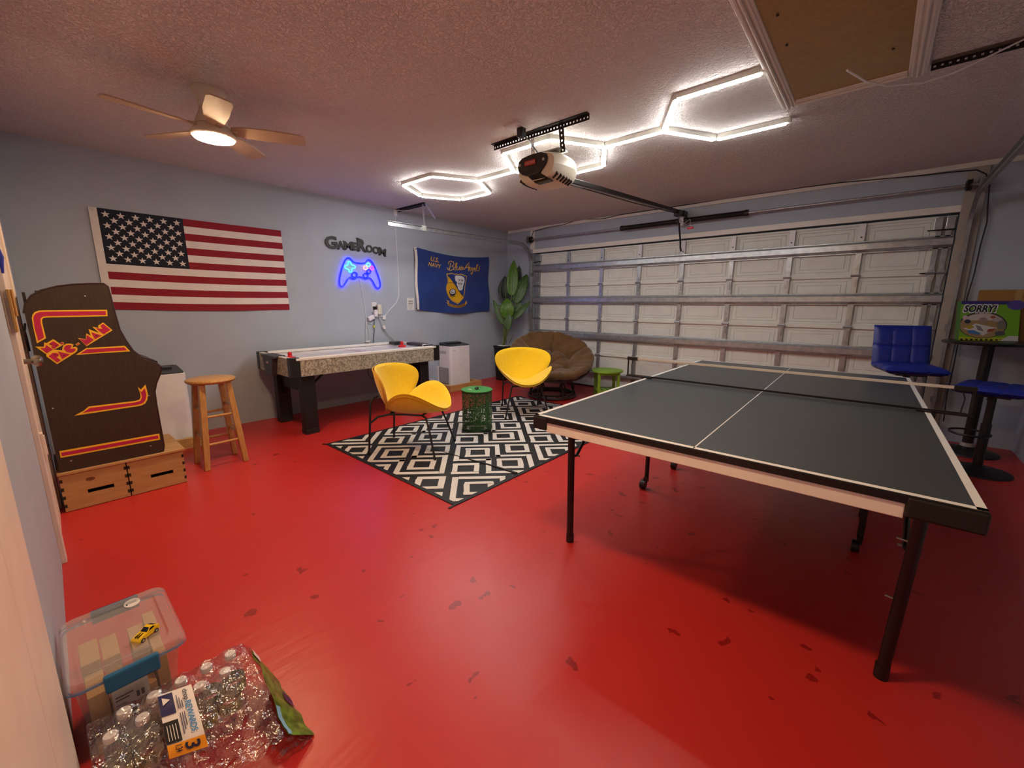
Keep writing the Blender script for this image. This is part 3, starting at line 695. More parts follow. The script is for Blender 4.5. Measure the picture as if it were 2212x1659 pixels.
MB().tube([nz_(490, 640, .008), nz_(510, 760, .006), nz_(545, 960, .006), nz_(570, 1130, .006), nz_(585, 1240, .006), nz_(605, 1330, .008), nz_(630, 1420, .008), nz_(630, 1500, .010), nz_(600, 1525, .010), nz_(575, 1490, .010), nz_(575, 1380, .01), nz_(580, 1240, .012), nz_(600, 1262, .012), nz_(650, 1270, .012), nz_(690, 1235, .012), nz_(685, 1130, .02)], .0045, 6).build('power_cord', nw, ne, smooth=True)
MB().bx(.0, .03, nz_(600, 1520).y-.03, nz_(600, 1520).y+.03, nz_(600, 1520).z-.012, nz_(600, 1520).z+.012).build('inline_adapter', white_plastic, ne, bevel=.006)

# ------------------------------------------------------------------ wall outlet with plugs
ol = thing('wall_outlet', 'white wall outlet crowded with plugs and adapters above the air hockey table', 'outlet', (.0, -2.70, 1.16))
a, c = nz_(650, 975, .0), nz_(765, 1110, .0)
MB().bx(.0, .008, a.y, a.y+.075, a.z-.125, a.z).build('cover_plate', white_plastic, ol, bevel=.002)
MB().bx(.008, .05, a.y+.012, a.y+.05, a.z-.095, a.z-.055).build('black_plug', black_plastic, ol, bevel=.004)
MB().bx(.008, .06, a.y+.06, a.y+.12, a.z-.16, a.z-.03).build('adapter', mat('ivory_plastic', 'DAD6C4', .4), ol, bevel=.008)
MB().bx(.008, .055, a.y+.01, a.y+.06, a.z-.19, a.z-.10).build('adapter', white_plastic, ol, bevel=.008)
q = nz_(650, 1190, .03); MB().obox(q, (.04, .09, .06), Matrix.Rotation(.4, 3, 'X')).build('adapter', white_plastic, ol, bevel=.012)
MB().tube([nz_(692, 1060, .045), nz_(692, 1180, .03), nz_(690, 1290, .02), nz_(695, 1340, .015), nz_(685, 1430, .012), nz_(682, 1540, .012), (.02, -2.62, .68)], .004, 6).build('black_cord', black_plastic, ol)
q = nz_(690, 1310, .02); MB().cyl(q+Vector((0, 0, .018)), q-Vector((0, 0, .018)), .010, n=8).build('cord_tag', mat('yellow_tag', 'E0D83A', .5), ol)
MB().tube([nz_(750, 1100, .04), nz_(770, 1190, .03), nz_(825, 1320, .03), nz_(890, 1420, .03), nz_(975, 1500, .03), (.05, -2.33, .70)], .007, 6).build('grey_cord', mat('light_grey_cord', 'C4C4C6', .5), ol)
q = nz_(825, 1322, .03); MB().obox(q, (.03, .035, .05), Matrix.Rotation(.5, 3, 'X')).build('cord_clip', white_plastic, ol, bevel=.004)
lc = thing('light_cord', 'white cord with surface channel running from the ceiling down to the outlet', 'cord', (.0, -2.30, 1.12))
MB().tube([(.35, -2.30, H-.06), (.20, -2.29, H-.05), (.06, -2.285, H-.02)], .005, 6).build('cord_tail', nw, lc)
MB().bx(0, .02, -2.32, -2.27, H-.09, H-.01).build('cord_box', white_plastic, lc, bevel=.004)
MB().tube([(.01, -2.295, H-.08), nz_(985, 0, .006), nz_(1005, 300, .006), nz_(1020, 600, .006), nz_(1032, 880, .006), nz_(1000, 980, .006), nz_(915, 1070, .006), nz_(845, 1160, .006), nz_(800, 1170, .012), nz_(720, 1180, .02), nz_(690, 1150, .03)], .006, 6).build('cord', nw, lc, smooth=True)
q = nz_(828, 1190, .01); MB().obox(q, (.02, .05, .05)).build('switch', white_plastic, lc, bevel=.006)

# ------------------------------------------------------------------ paper notice
nt_ = thing('paper_notice', 'small white printed notice taped beside the blue flag', 'notice', (.003, -2.10, 1.20))
p0, p1 = P(878.5, 642, 0, 0), P(896.5, 671, 0, 0)
MB().bx(.001, .003, -2.165, -2.045, 1.212, 1.386).build('sheet', mat('notice_paper', 'DCDBD8', .8), nt_)
for i, zz in enumerate((1.372, 1.352, 1.340, 1.335, 1.330, 1.312, 1.306, 1.300, 1.294, 1.276, 1.256, 1.238, 1.226)):
    hw = (.018, .042, .040, .042, .030, .040, .042, .04, .03, .044, .044, .03, .02)[i]
    MB().bx(.0031, .0036, -2.105-hw, -2.105+hw, zz-.0022, zz+.0022).build('print_line', mat('grey_print', '8A8A90', .8), nt_)

# ================================================================== door side (front wall)
def wf(x, off=0): return wall_front_y(x)+off
cream_door = mat('cream_door_paint', 'E3D3C6', .45)
d2 = thing('door_2', 'white closed side door with round brushed knob behind the arcade cabinet', None, (1.7, wf(1.7), 0), kind='structure')
def slab(x0, x1, z0, z1, o0, o1):
    mb = MB(); vs = [(x0, wf(x0, o0), z0), (x1, wf(x1, o0), z0), (x1, wf(x1, o1), z0), (x0, wf(x0, o1), z0)]; vs += [(x, y, z1) for x, y, _ in vs]
    return mb.add(vs, [(3, 2, 1, 0), (4, 5, 6, 7), (0, 1, 5, 4), (1, 2, 6, 5), (2, 3, 7, 6), (3, 0, 4, 7)])
slab(1.32, 2.08, .0, 2.03, -.002, .008).build('door_leaf', cream_door, d2, fixn=True)
slab(2.085, 2.16, .0, 2.10, -.002, .020).build('casing', cream_door, d2, bevel=.004, fixn=True)
slab(1.24, 1.315, .0, 2.10, -.002, .020).build('casing', cream_door, d2, bevel=.004, fixn=True)
slab(1.24, 2.16, 2.035, 2.11, -.002, .018).build('casing', cream_door, d2, bevel=.004, fixn=True)
nick = mat('brushed_nickel', '9C948C', .28, .95)
kx, kz = 2.02, 1.02
mb = MB().lathe([(.030, 0), (.030, .006), (.012, .010), (.012, .034), (.022, .040), (.028, .052), (.026, .066), (.014, .074)], (0, 0, 0), 20)
mb.v = [(kx+a, wf(kx, .008)+c, kz+b_) for (a, b_, c) in mb.v]
mb.build('knob', nick, d2, smooth=True, fixn=True)
slab(2.095, 2.14, .54, .68, .020, .030).build('latch_plate', cream_door, d2, bevel=.002, fixn=True)
slab(2.075, 2.10, .56, .66, .010, .034).build('latch_knuckle', cream_door, d2, bevel=.003, fixn=True)
lb = thing('door_stop_block', 'notched tan wooden block fixed to the white door casing', 'block', (2.12, wf(2.12, .02), 1.17))
slab(2.10, 2.19, 1.17, 1.36, .018, .028).build('block', mat('tan_wood_block', 'B98C4C', .6), lb, bevel=.003, fixn=True)
slab(2.10, 2.16, 1.24, 1.36, .028, .036).build('hook', mat('tan_wood_block', 'B98C4C', .6), lb, bevel=.003, fixn=True)
bs = thing('blue_strap', 'dark blue cloth strap hanging on a black hook by the side door', 'strap', (2.13, wf(2.13), 1.44))
slab(2.10, 2.13, 1.53, 1.62, -.001, .014).build('hook', black_plastic, bs, fixn=True)
MB().tube([(2.13, wf(2.13, .015), 1.57), (2.15, wf(2.15, .022), 1.50), (2.16, wf(2.16, .020), 1.43)], [.006, .011, .004], 8).build('cloth', mat('blue_webbing', '1E2F9A', .8), bs, smooth=True)
d3 = thing('door_3', 'cream painted door casing and jamb beside the water bottles', None, (4.3, wf(4.3), 0), kind='structure')
slab(3.70, 4.04, 0, 2.10, -.002, .019).build('casing', cream_door, d3, bevel=.004, fixn=True)
slab(4.05, 5.02, 0, 2.06, -.002, .019).build('door_leaf', cream_door, d3, bevel=.003, fixn=True)
slab(3.70, 5.12, 2.105, 2.20, -.002, .018).build('casing', cream_door, d3, fixn=True)

# ------------------------------------------------------------------ plywood crates under the arcade
RZ = .262
def crate(name, label, y0, y1, knot):
    t = thing(name, label, 'crate', (1.18, (y0+y1)/2, 0), group=None)
    x0, x1 = .93, 1.415; th = .015; z1 = RZ-.016
    zc = .105; hw, hh = .062, .013; yc = (y0+y1)/2+.02
    fr = MB()   # front with a slotted hand hole
    fr.bx(x1-th, x1, y0, y1, .004, zc-hh).bx(x1-th, x1, y0, y1, zc+hh, z1).bx(x1-th, x1, y0, yc-hw, zc-hh, zc+hh).bx(x1-th, x1, yc+hw, y1, zc-hh, zc+hh)
    f = fr.build('front_board', ply, t)
    MB().bx(x0, x0+th, y0, y1, .004, z1).build('back_board', ply, t)
    MB().bx(x0+th, x1-th, y0, y0+th, .004, z1).build('side_board', ply, t)
    MB().bx(x0+th, x1-th, y1-th, y1, .004, z1).build('side_board', ply, t)
    MB().bx(x0+th, x1-th, y0+th, y1-th, .004, .016).build('bottom_board', ply, t)
    dk = mat('dark_joint_gap', '241A12', .8)
    for zz in (.03, .085, .14, .195):
        for yy in (y0+.006, y1-.006):
            MB().bx(x1-.004, x1+.001, yy-.006, yy+.006, zz, zz+.022).build('finger_joint', dk, t)
    if knot:
        MB().prism(circ(yc-.04, .185, .022, 16, .012), lambda u, v, q: (x1+q, u, v), -.001, .0008).build('knot', mat('wood_knot', '6E4220', .6), t)
    for yy in (y0+.03, y1-.03): MB().bx(x0+.05, x0+.08, yy-.01, yy+.01, 0, .004).build('foot_pad', black_plastic, t); MB().bx(x1-.08, x1-.05, yy-.01, yy+.01, 0, .004).build('foot_pad', black_plastic, t)
    return t
crate('plywood_crate', 'plywood crate with dark knot and hand slot under the arcade cabinet', -5.765, -5.458, True)
crate('plywood_crate', 'plain plywood crate with hand slot next to the oak stool, under the arcade', -5.452, -5.147, False)
tag(MB().bx(.90, 1.430, -5.77, -5.135, RZ-.016, RZ).build('plywood_board', ply, bevel=.002), 'plywood board lying across both crates beneath the arcade cabinet', 'board')

# ------------------------------------------------------------------ arcade cabinet
AX = 1.41; AXB = .93
def az(x, y, s=3.0714, ox=0, oy=580): p = P(ox+x/s, oy+y/s, 0, AX); return (p.y, p.z)
ol_ = [(163, 300), (172, 240), (210, 185), (275, 150), (380, 124), (480, 112), (600, 106), (688, 106), (710, 122), (724, 170), (744, 250), (766, 330), (790, 410), (830, 480), (880, 550), (950, 603), (1035, 632), (1068, 655), (1058, 705), (1033, 765), (1023, 820), (1034, 900), (1060, 1040), (1085, 1180), (1080, 1215)]
poly = [az(*q) for q in ol_]
poly = [(y, z) for y, z in poly]
bz0 = RZ
poly += [(poly[-1][0]-.015, bz0), (-5.755, bz0), (-5.757, .6), (-5.757, .9), (-5.756, 1.10)]
ar = thing('arcade_cabinet', 'dark woodgrain arcade cabinet with pink and yellow side art on plywood crates', 'arcade machine', (1.18, -5.48, RZ))
wood_d = mat('dark_walnut_laminate', '3A2A22', .5, col2='2C1F19', cscale=9, stretch=(3, 26, 1.2))
pedge = mat('maroon_edge_trim', '2B1416', .4)
sp = MB().prism(poly, lambda u, v, q: (q, u, v), AX-.018, AX).build('side_panel', wood_d, ar, fixn=True)
MB().prism(poly, lambda u, v, q: (q, u, v), AXB, AXB+.018).build('side_panel', wood_d, ar, fixn=True)
MB().tube([(AX-.009, y+.001, z+.001) for y, z in poly[0:25]], .0095, 6).build('edge_trim', pedge, sp)
iy = lambda k: poly[k]
MB().bx(AXB+.018, AX-.018, -5.75, -5.30, RZ, .80).build('lower_body', mat('matte_black_laminate', '17130F', .6), ar)
mq, sc_, ct = poly[8], poly[12], poly[17]
MB().prism([(mq[0]-.02, mq[1]-.02), (poly[9][0]-.02, poly[9][1]), (poly[11][0]-.03, poly[11][1]), (-5.70, poly[11][1]), (-5.70, mq[1]-.03)], lambda u, v, q: (q, u, v), AXB+.018, AX-.018).build('marquee', mat('marquee_dark', '3A1A2A', .3), ar, fixn=True)
MB().prism([(poly[11][0]-.035, poly[11][1]), (poly[14][0]-.05, poly[14][1]), (poly[14][0]-.09, poly[14][1]-.02), (poly[11][0]-.10, poly[11][1])], lambda u, v, q: (q, u, v), AXB+.018, AX-.018).build('screen', mat('black_screen_glass', '08080A', .1), ar, fixn=True)
MB().prism([(poly[14][0]-.06, poly[14][1]+.012), (poly[16][0]+.012, poly[16][1]+.014), (poly[16][0]+.012, poly[16][1]-.012), (poly[14][0]-.06, poly[14][1]-.02)], lambda u, v, q: (q, u, v), AXB+.018, AX-.018).build('control_panel', mat('black_control_panel', '1A1214', .35), ar, fixn=True)
MB().prism([(poly[16][0]-.01, poly[16][1]-.012), (poly[17][0]-.01, poly[17][1]), (poly[20][0]-.02, poly[20][1]), (-5.45, .62), (-5.45, poly[16][1]-.02)], lambda u, v, q: (q, u, v), AXB+.018, AX-.018).build('front_body', MATS['matte_black_laminate'], ar, fixn=True)
MB().bx(AXB+.018, AX-.018, -5.752, -5.74, .8, 1.36).build('back_board', MATS['matte_black_laminate'], ar)
MB().tube([(AX-.05, -5.765, 1.18), (AX-.01, -5.772, 1.14), (AX-.03, -5.77, 1.09), (AX-.06, -5.77, 1.02)], .005, 6).build('power_cord', black_plastic, ar)
yel = mat('yellow_print', 'F2BE28', .5); mag = mat('magenta_print', 'B8184E', .5)
def art(name, pts, m_, off, s=4.147, ox=60, oy=610):
    MB().prism([az(x, y, s, ox, oy) for x, y in pts], lambda u, v, q: (q, u, v), AX-.0005, AX+off).build(name, m_, sp, fixn=True)
bands = [([(36, 320), (42, 290), (62, 265), (100, 252), (160, 250), (710, 245), (715, 303), (170, 315), (138, 320), (128, 335), (130, 365), (164, 500), (82, 546), (48, 400)],
          [(51, 320), (56, 298), (74, 276), (105, 265), (160, 262), (698, 257), (700, 291), (165, 302), (132, 307), (114, 325), (116, 365), (146, 494), (94, 524), (60, 400)]),
         ([(430, 650), (525, 588), (870, 568), (918, 618), (650, 634)], [(468, 638), (530, 599), (864, 581), (889, 607), (640, 624)]),
         ([(985, 935), (1013, 960), (1055, 915), (1076, 1000), (1072, 1050), (1052, 1085), (1020, 1102), (980, 1110), (415, 1195), (500, 1150), (545, 1112), (960, 1062), (1000, 1050), (1010, 1030), (1008, 1000)],
          [(1000, 965), (1018, 982), (1047, 948), (1062, 1000), (1058, 1042), (1042, 1072), (1012, 1088), (975, 1097), (492, 1168), (555, 1125), (965, 1075), (1010, 1060), (1023, 1030), (1018, 1000)]),
         ([(282, 1512), (1178, 1354), (1186, 1408), (294, 1572)], [(298, 1526), (1166, 1370), (1171, 1396), (306, 1556)])]
for a_, c_ in bands: art('band_outline', a_, yel, .0012); art('band_fill', c_, mag, .0022)
# lettering, traced in the crop at (60,670) scale 11.06
L = dict(s=11.06, ox=60, oy=670)
letter_bg = [[(180, 872), (385, 872), (395, 765), (440, 790), (610, 692), (770, 800), (800, 762), (845, 762), (870, 790), (850, 825), (690, 915), (610, 940), (820, 960), (825, 900), (850, 840), (920, 800), (1020, 798), (1098, 822), (1065, 890), (1150, 870), (1190, 910), (1180, 970), (1130, 1020), (700, 1290), (440, 1100), (450, 1060)],
             [(1195, 665), (1385, 690), (1395, 555), (1500, 610), (1450, 450), (1700, 545), (1540, 395), (1700, 425), (1672, 378), (1800, 292), (2025, 480), (1405, 862)],
             [(1138, 820), (1205, 770), (1255, 800), (1180, 852)]]
letters = [[(300, 902), (410, 905), (440, 830), (600, 940), (455, 1030)],                                     # M
           [(500, 805), (610, 738), (755, 835), (620, 928), (555, 870), (600, 850)],                          # S
           [(500, 1098), (600, 1020), (690, 1020), (740, 1055), (735, 1095), (690, 1125), (790, 1195), (705, 1250)],   # P
           [(725, 985), (1010, 1055), (820, 1170)],                                                            # A
           [(865, 930), (880, 870), (930, 835), (1000, 830), (1055, 842), (1015, 915), (1140, 915), (1135, 965), (1080, 1005), (1010, 1015), (930, 995)],  # C
           [(1230, 685), (1395, 700), (1410, 590), (1580, 710), (1400, 835)],                                  # M
           [(1515, 525), (1765, 605), (1605, 695)],                                                            # A
           [(1615, 425), (1785, 450), (1735, 375), (1800, 325), (1975, 470), (1815, 575)],                     # N
           [(1160, 820), (1205, 788), (1232, 802), (1182, 836)], circ(812, 793, 38, 14, 24)]
for q in letter_bg: art('lettering_outline', q, yel, .0014, **L)
for q in letters: art('letter', q, mag, .0026, **L)
for q in ((652, 1068, 14), (862, 1080, 15), (1640, 612, 15), (550, 815, 12), (680, 845, 12)): art('letter_counter', circ(q[0], q[1], q[2]*1.6, 10, q[2]), wood_d, .0034, **L)
for q in ((513, 122), (225, 1128), (1082, 1015), (1102, 1464), (388, 1598)):
    y, z = az(q[0], q[1], 4.147, 60, 610); MB().cyl((AX, y, z), (AX+.002, y, z), .004, n=8).build('screw', wht_steel, sp)

# ------------------------------------------------------------------ portable air conditioners
def air_con(name, label, loc, rz, wd, dp, ht):
    t = thing(name, label, 'air conditioner', loc, rz)
    x0, x1, y0, y1 = -dp/2, dp/2, -wd/2, wd/2
    def rr(ins, r=.045, n=5):
        o = []
        for cx0, cy0, a0 in ((x1-r, y1-r, 0), (x0+r, y1-r, pi/2), (x0+r, y0+r, pi), (x1-r, y0+r, 3*pi/2)):
            for i in range(n+1): o.append((cx0+(r-ins)*cos(a0+i*pi/2/n), cy0+(r-ins)*sin(a0+i*pi/2/n)))
        return o
    MB().prism(rr(0), lambda u, v, q: (u, v, q), .0, ht-.012).build('housing', white_plastic, t, world=False, smooth=True)
    MB().prism(rr(.006), lambda u, v, q: (u, v, q), ht-.012, ht-.006).build('top_rim', white_plastic, t, world=False, smooth=True)
    MB().prism(rr(.012), lambda u, v, q: (u, v, q+(.042*(x1-u)/dp if q > ht-.006 else 0)), ht-.012, ht).build('top_panel', mat('charcoal_top_panel', '1F2126', .3), t, world=False, smooth=True)
    MB().bx(x0+.06, x0+.16, y0+.07, y1-.07, ht+.02, ht+.036).build('control_strip', black_plastic, t, world=False)
    MB().bx(x1-.001, x1+.002, y0+.05, y0+.10, ht-.075, ht-.069).build('badge', mat('grey_badge', '9A9A9E', .4), t, world=False)
    hb_ = MB().bx(x0+.05, x1-.10, y0-.002, y0+.012, ht-.125, ht-.08).build('grip_recess', mat('pale_grey_recess', 'B9B7BE', .5), t, world=False)
    MB().bx(x0+.03, x1-.06, y0-.012, y0+.002, .03, ht*.45).build('vent_grille', mat('vent_grey', '7E7A7C', .6), t, world=False)
    for i in range(14):
        zz = .045+i*(ht*.42/14); MB().bx(x0+.035, x1-.065, y0-.015, y0-.010, zz, zz+.006).build('louvre', white_plastic, t, world=False)
    MB().bx(x0-.03, x0+.03, y0-.02, y0+.02, .0, ht*.46).build('hose_adapter', white_plastic, t, world=False, bevel=.012)
    return t
air_con('portable_air_conditioner', 'white portable air conditioner with dark top beside the air hockey table, near the plant', (.165, -1.435, .055), 0, .42, .31, .615)
air_con('portable_air_conditioner', 'white portable air conditioner standing behind the oak stool, beside the arcade', (.27, -5.10, .055), 0, .44, .33, .63)
def tray(label, x0, x1, y0, y1, hgt):
    t = thing('lumber_tray', label, 'tray', ((x0+x1)/2, (y0+y1)/2, 0))
    th = .038
    def plank(a0, a1, b0, b1, z0, z1, nm='side_plank'): return MB().bx(a0, a1, b0, b1, z0, z1).build(nm, pine, t, bevel=.004)
    plank(x1-th, x1, y0, y1, .0, hgt); plank(x0, x0+th, y0, y1, 0, hgt)
    plank(x0+th, x1-th, y0, y0+th, 0, hgt); plank(x0+th, x1-th, y1-th, y1, 0, hgt)
    n = 3; wdt = (y1-y0-2*th)/n
    for i in range(n): plank(x0+th, x1-th, y0+th+i*wdt+.004, y0+th+(i+1)*wdt-.004, .02, .052, 'base_plank')
    return t
tray('pine lumber tray under the air conditioner near the potted plant', .012, .47, -1.79, -1.14, .10)
tray('pine lumber tray under the air conditioner behind the oak stool', .012, .56, -5.42, -4.85, .10)
MB().tube([(.08, -2.20, .35), (.09, -2.05, .26), (.10, -1.90, .18), (.10, -1.80, .14), (.10, -1.73, .12)], .008, 8).build('appliance_cord', nw, smooth=True)
tag(bpy.data.objects['appliance_cord'], 'thick white cord drooping from the wall to the air conditioner near the plant', 'cord')

# ------------------------------------------------------------------ oak stool
st = thing('oak_stool', 'round-seated varnished oak bar stool beside the arcade cabinet', 'stool', (1.144, -4.86, 0), radians(2))
SH = .715
MB().lathe([(.02, SH-.036), (.145, SH-.036), (.163, SH-.028), (.169, SH-.017), (.165, SH-.006), (.15, SH), (.02, SH)], (0, 0, 0), 40).build('seat', oak, st, world=False, smooth=True)
ft = .128; tp = .088
legs = {}
for sx in (-1, 1):
    for sy in (-1, 1):
        a = Vector((sx*ft, sy*(ft+.008), 0)); c = Vector((sx*tp, sy*tp, SH-.034)); legs[(sx, sy)] = (a, c)
        mb = MB(); d = (c-a).normalized(); 
        vs = []
        for p_, hw in ((a, .019), (a+(c-a)*.5, .0225), (c, .021)):
            vs += [p_+Vector((i*hw, j*hw, 0)) for i, j in ((-1, -1), (1, -1), (1, 1), (-1, 1))]
        fs = [(3, 2, 1, 0), (8, 9, 10, 11)]
        for q in (0, 4): fs += [(q+i, q+(i+1) % 4, q+4+(i+1) % 4, q+4+i) for i in range(4)]
        mb.add(vs, fs).build('leg', oak, st, world=False, bevel=.006)
def lp(k, z): a, c = legs[k]; return a+(c-a)*(z/(SH-.034))
for (k1, k2, zs) in (((1, -1), (1, 1), (.20, .42)), ((-1, -1), (-1, 1), (.20, .42)), ((-1, -1), (1, -1), (.26, .48)), ((-1, 1), (1, 1), (.26, .48))):
    for z in zs: MB().cyl(lp(k1, z), lp(k2, z), .0105, n=10).build('rung', oak, st, world=False, smooth=True)

# ------------------------------------------------------------------ air hockey table
ah = thing('air_hockey_table', 'air hockey table with white playfield, speckled aprons and black legs', 'game table', (.565, -3.305, 0))
hx0, hx1, hy0, hy1, hz0, hz1 = .115, 1.005, -4.195, -2.415, .605, .785
speck = mat('speckled_grey_laminate', 'B9AE9A', .5, col2='6E675C', cscale=60)
for bx_ in ((hx1-.016, hx1, hy0+.05, hy1-.05), (hx0, hx0+.016, hy0+.05, hy1-.05)): MB().bx(*bx_, hz0, hz1-.004).build('apron', speck, ah)
for bx_ in ((hx0+.05, hx1-.05, hy0, hy0+.016), (hx0+.05, hx1-.05, hy1-.016, hy1)): MB().bx(*bx_, hz0, hz1-.004).build('apron', speck, ah)
gloss_w = mat('glossy_white_playfield', 'E4E0E4', .12)
MB().bx(hx0+.016, hx1-.016, hy0+.016, hy1-.016, hz1-.055, hz1-.028).build('playfield', gloss_w, ah)
for bx_ in ((hx1-.052, hx1+.004, hy0+.05, hy1-.05), (hx0-.002, hx0+.052, hy0+.05, hy1-.05), (hx0+.05, hx1-.05, hy0+.002, hy0+.045), (hx0+.05, hx1-.05, hy1-.045, hy1-.002)):
    MB().bx(*bx_, hz1-.026, hz1+.003).build('rail', mat('white_aluminium_rail', 'E6E3DC', .3), ah, bevel=.006)
for x in (hx0, hx1):
    for y in (hy0, hy1):
        sx = 1 if x == hx0 else -1; sy = 1 if y == hy0 else -1
        c_ = MB(); c_.bx(min(x-sx*.003, x+sx*.075), max(x-sx*.003, x+sx*.075), min(y-sy*.003, y+sy*.09), max(y-sy*.003, y+sy*.09), hz0-.004, hz1+.006)
        c_.build('corner_guard', black_plastic, ah, bevel=.006)
for y, sy in ((hy0, 1), (hy1, -1)):
    yc = y-sy*.02
    MB().bx(.40, .72, min(y+sy*.07, yc-sy*.03), max(y+sy*.07, yc-sy*.03), hz1-.02, hz1+.008).build('goal_top', mat('dark_grey_goal', '34323A', .45), ah, bevel=.006)
    MB().prism([(.43, hz1-.01), (.69, hz1-.01), (.68, hz1-.08), (.64, hz0-.02), (.48, hz0-.02), (.44, hz1-.08)], lambda u, v, q: (u, q, v), min(y-sy*.05, y+sy*.01), max(y-sy*.05, y+sy*.01)).build('goal_box', mat('dark_grey_goal', '34323A', .45), ah, bevel=.006, fixn=True)
    MB().bx(.535, .585, min(y-sy*.0515, y-sy*.05), max(y-sy*.0515, y-sy*.05), hz1-.075, hz1-.055).build('goal_badge', mat('pink_grey_print', 'C8A0A8', .5), ah)
lin_m = mat('pink_red_print', 'C0506A', .4); zl = hz1-.0278
def pline(x0, x1, y0, y1): MB().bx(x0, x1, y0, y1, zl, zl+.0006).build('field_line', lin_m, ah)
for y in (-3.66, -3.305, -2.95): pline(hx0+.06, hx1-.06, y-.004, y+.004)
mb = MB()
for cx0, cy0, r in ((.56, -3.305, .13), (.36, -3.86, .09), (.76, -3.86, .09), (.36, -2.75, .09), (.76, -2.75, .09)):
    o_, i_ = circ(cx0, cy0, r, 28), circ(cx0, cy0, r-.006, 28)
    mb.add([(a, b_, zl+.0008) for a, b_ in o_+i_], [(i, (i+1) % 28, 28+(i+1) % 28, 28+i) for i in range(28)])
mb.build('field_circles', lin_m, ah)
MB().bx(.40, .72, -3.27, -3.23, zl, zl+.0006).build('field_print', mat('pale_mauve_print', 'B59AA8', .4), ah)
MB().bx(.93, .965, -2.60, -2.48, hz1, hz1+.018).build('score_counter', black_plastic, ah, bevel=.003)
MB().bx(.20, .34, -2.62, -2.50, hz1-.02, hz1+.014).build('score_counter', black_plastic, ah, bevel=.003)
for y in [hy0+.14+.29*i for i in range(6)]: MB().cyl((hx1, y, hz1-.035), (hx1+.002, y, hz1-.035), .005, n=8).build('screw', dark_steel, ah)
for y in (-3.4, -3.0): MB().cyl((hx1, y, hz0+.03), (hx1+.002, y, hz0+.03), .005, n=8).build('screw', dark_steel, ah)
legm = mat('matte_black_leg', '141012', .5)
for yc in (-4.015, -2.60):
    for xx in (.235, .885):
        MB().bx(xx-.05, xx+.05, yc-.065, yc+.065, .012, hz0).build('leg', legm, ah, bevel=.004)
        MB().bx(xx-.052, xx+.052, yc-.067, yc+.067, 0, .05).build('foot_boot', mat('worn_black_foot', '1E1618', .6), ah, bevel=.003)
    MB().prism([(.285, hz0), (.835, hz0), (.835, .33), (.76, .42), (.36, .42), (.285, .33)], lambda u, v, q: (u, q, v), yc-.02, yc+.02).build('leg_panel', legm, ah, fixn=True)
    s_ = 1 if yc < -3 else -1
    for xx in (.285, .835): MB().bar((xx, yc+s_*.06, .47), (xx, yc+s_*.22, hz0+.005), .03, .012).build('leg_brace', legm, ah)
MB().bx(hx0+.03, hx1-.03, hy0+.03, hy1-.03, hz0+.005, hz1-.057).build('underbody', mat('dark_board', '2A2220', .8), ah)
MB().tube([(.9, -3.35, hz0), (.9, -3.345, .52), (.9, -3.30, .46), (.9, -3.26, .50), (.9, -3.255, hz0)], .004, 6).build('power_cord', black_plastic, ah)
def pusher(label, x, y):
    mb = MB().lathe([(.001, 0), (.048, 0), (.050, .006), (.050, .016), (.046, .021), (.030, .022), (.022, .026), (.018, .034), (.020, .048), (.0205, .058), (.016, .067), (.006, .071), (.001, .071)], (x, y, hz1-.0272), 28)
    tag(mb.build('hockey_pusher', red_pl, smooth=True), label, 'pusher')
pusher('red air hockey pusher at the arcade end of the table', .76, -4.10)
pusher('red air hockey pusher near the black score counters', .56, -2.66)

# ------------------------------------------------------------------ rug
rg = thing('area_rug', 'black and white geometric diamond outdoor rug on the red floor', 'rug', (2.275, -2.705, 0))
rx0, rx1, ry0, ry1 = 1.375, 3.175, -4.075, -1.330
blk_w = mat('black_woven_plastic', '17171A', .55, bump=(400, .25, .001)); wht_w = mat('white_woven_plastic', 'D9D3CB', .6, bump=(400, .25, .001))
def rip(x, y): return .004+.0015*sin(x*9+y*5)
MB().grid(lambda a, c: (rx0+(rx1-rx0)*a, ry0+(ry1-ry0)*c, .003+.0008*sin(a*17+c*23)), 30, 40).build('base_weave', blk_w, rg, smooth=True)
for bx_ in ((rx0-.012, rx0+.014, ry0-.012, ry1+.012), (rx1-.014, rx1+.012, ry0-.012, ry1+.012), (rx0+.014, rx1-.014, ry0-.012, ry0+.014), (rx0+.014, rx1-.014, ry1-.014, ry1+.012)):
    MB().bx(*bx_, .0, .0075).build('binding', blk_w, rg, bevel=.003)
pat = MB()
def clip(poly, x0, x1, y0, y1):
    for ax, val, sgn in ((0, x0, 1), (0, x1, -1), (1, y0, 1), (1, y1, -1)):
        o = []
        for i in range(len(poly)):
            a, c = poly[i], poly[(i+1) % len(poly)]; da, dc = (a[ax]-val)*sgn, (c[ax]-val)*sgn
            if da >= 0: o.append(a)
            if (da >= 0) != (dc >= 0):
                t = da/(da-dc); o.append((a[0]+(c[0]-a[0])*t, a[1]+(c[1]-a[1])*t))
        poly = o
        if not poly: return []
    return poly
S2 = sqrt(2)
def stq(cx0, cy0, s0, s1, t0, t1):
    jit = lambda: random.uniform(-.004, .004)
    q = []
    for s_, t_ in ((s0, t0), (s1, t0), (s1, t1), (s0, t1)):
        s_ += jit(); t_ += jit(); q.append((cx0+(s_+t_)/S2, cy0+(s_-t_)/S2))
    q = clip(q, rx0+.02, rx1-.02, ry0+.02, ry1-.02)
    if len(q) >= 3: pat.add([(x, y, .0062) for x, y in q], [tuple(range(len(q)))])
def ring(cx0, cy0, a, b_):
    stq(cx0, cy0, -b_, b_, a, b_); stq(cx0, cy0, -b_, b_, -b_, -a); stq(cx0, cy0, -b_, -a, -a, a); stq(cx0, cy0, a, b_, -a, a)
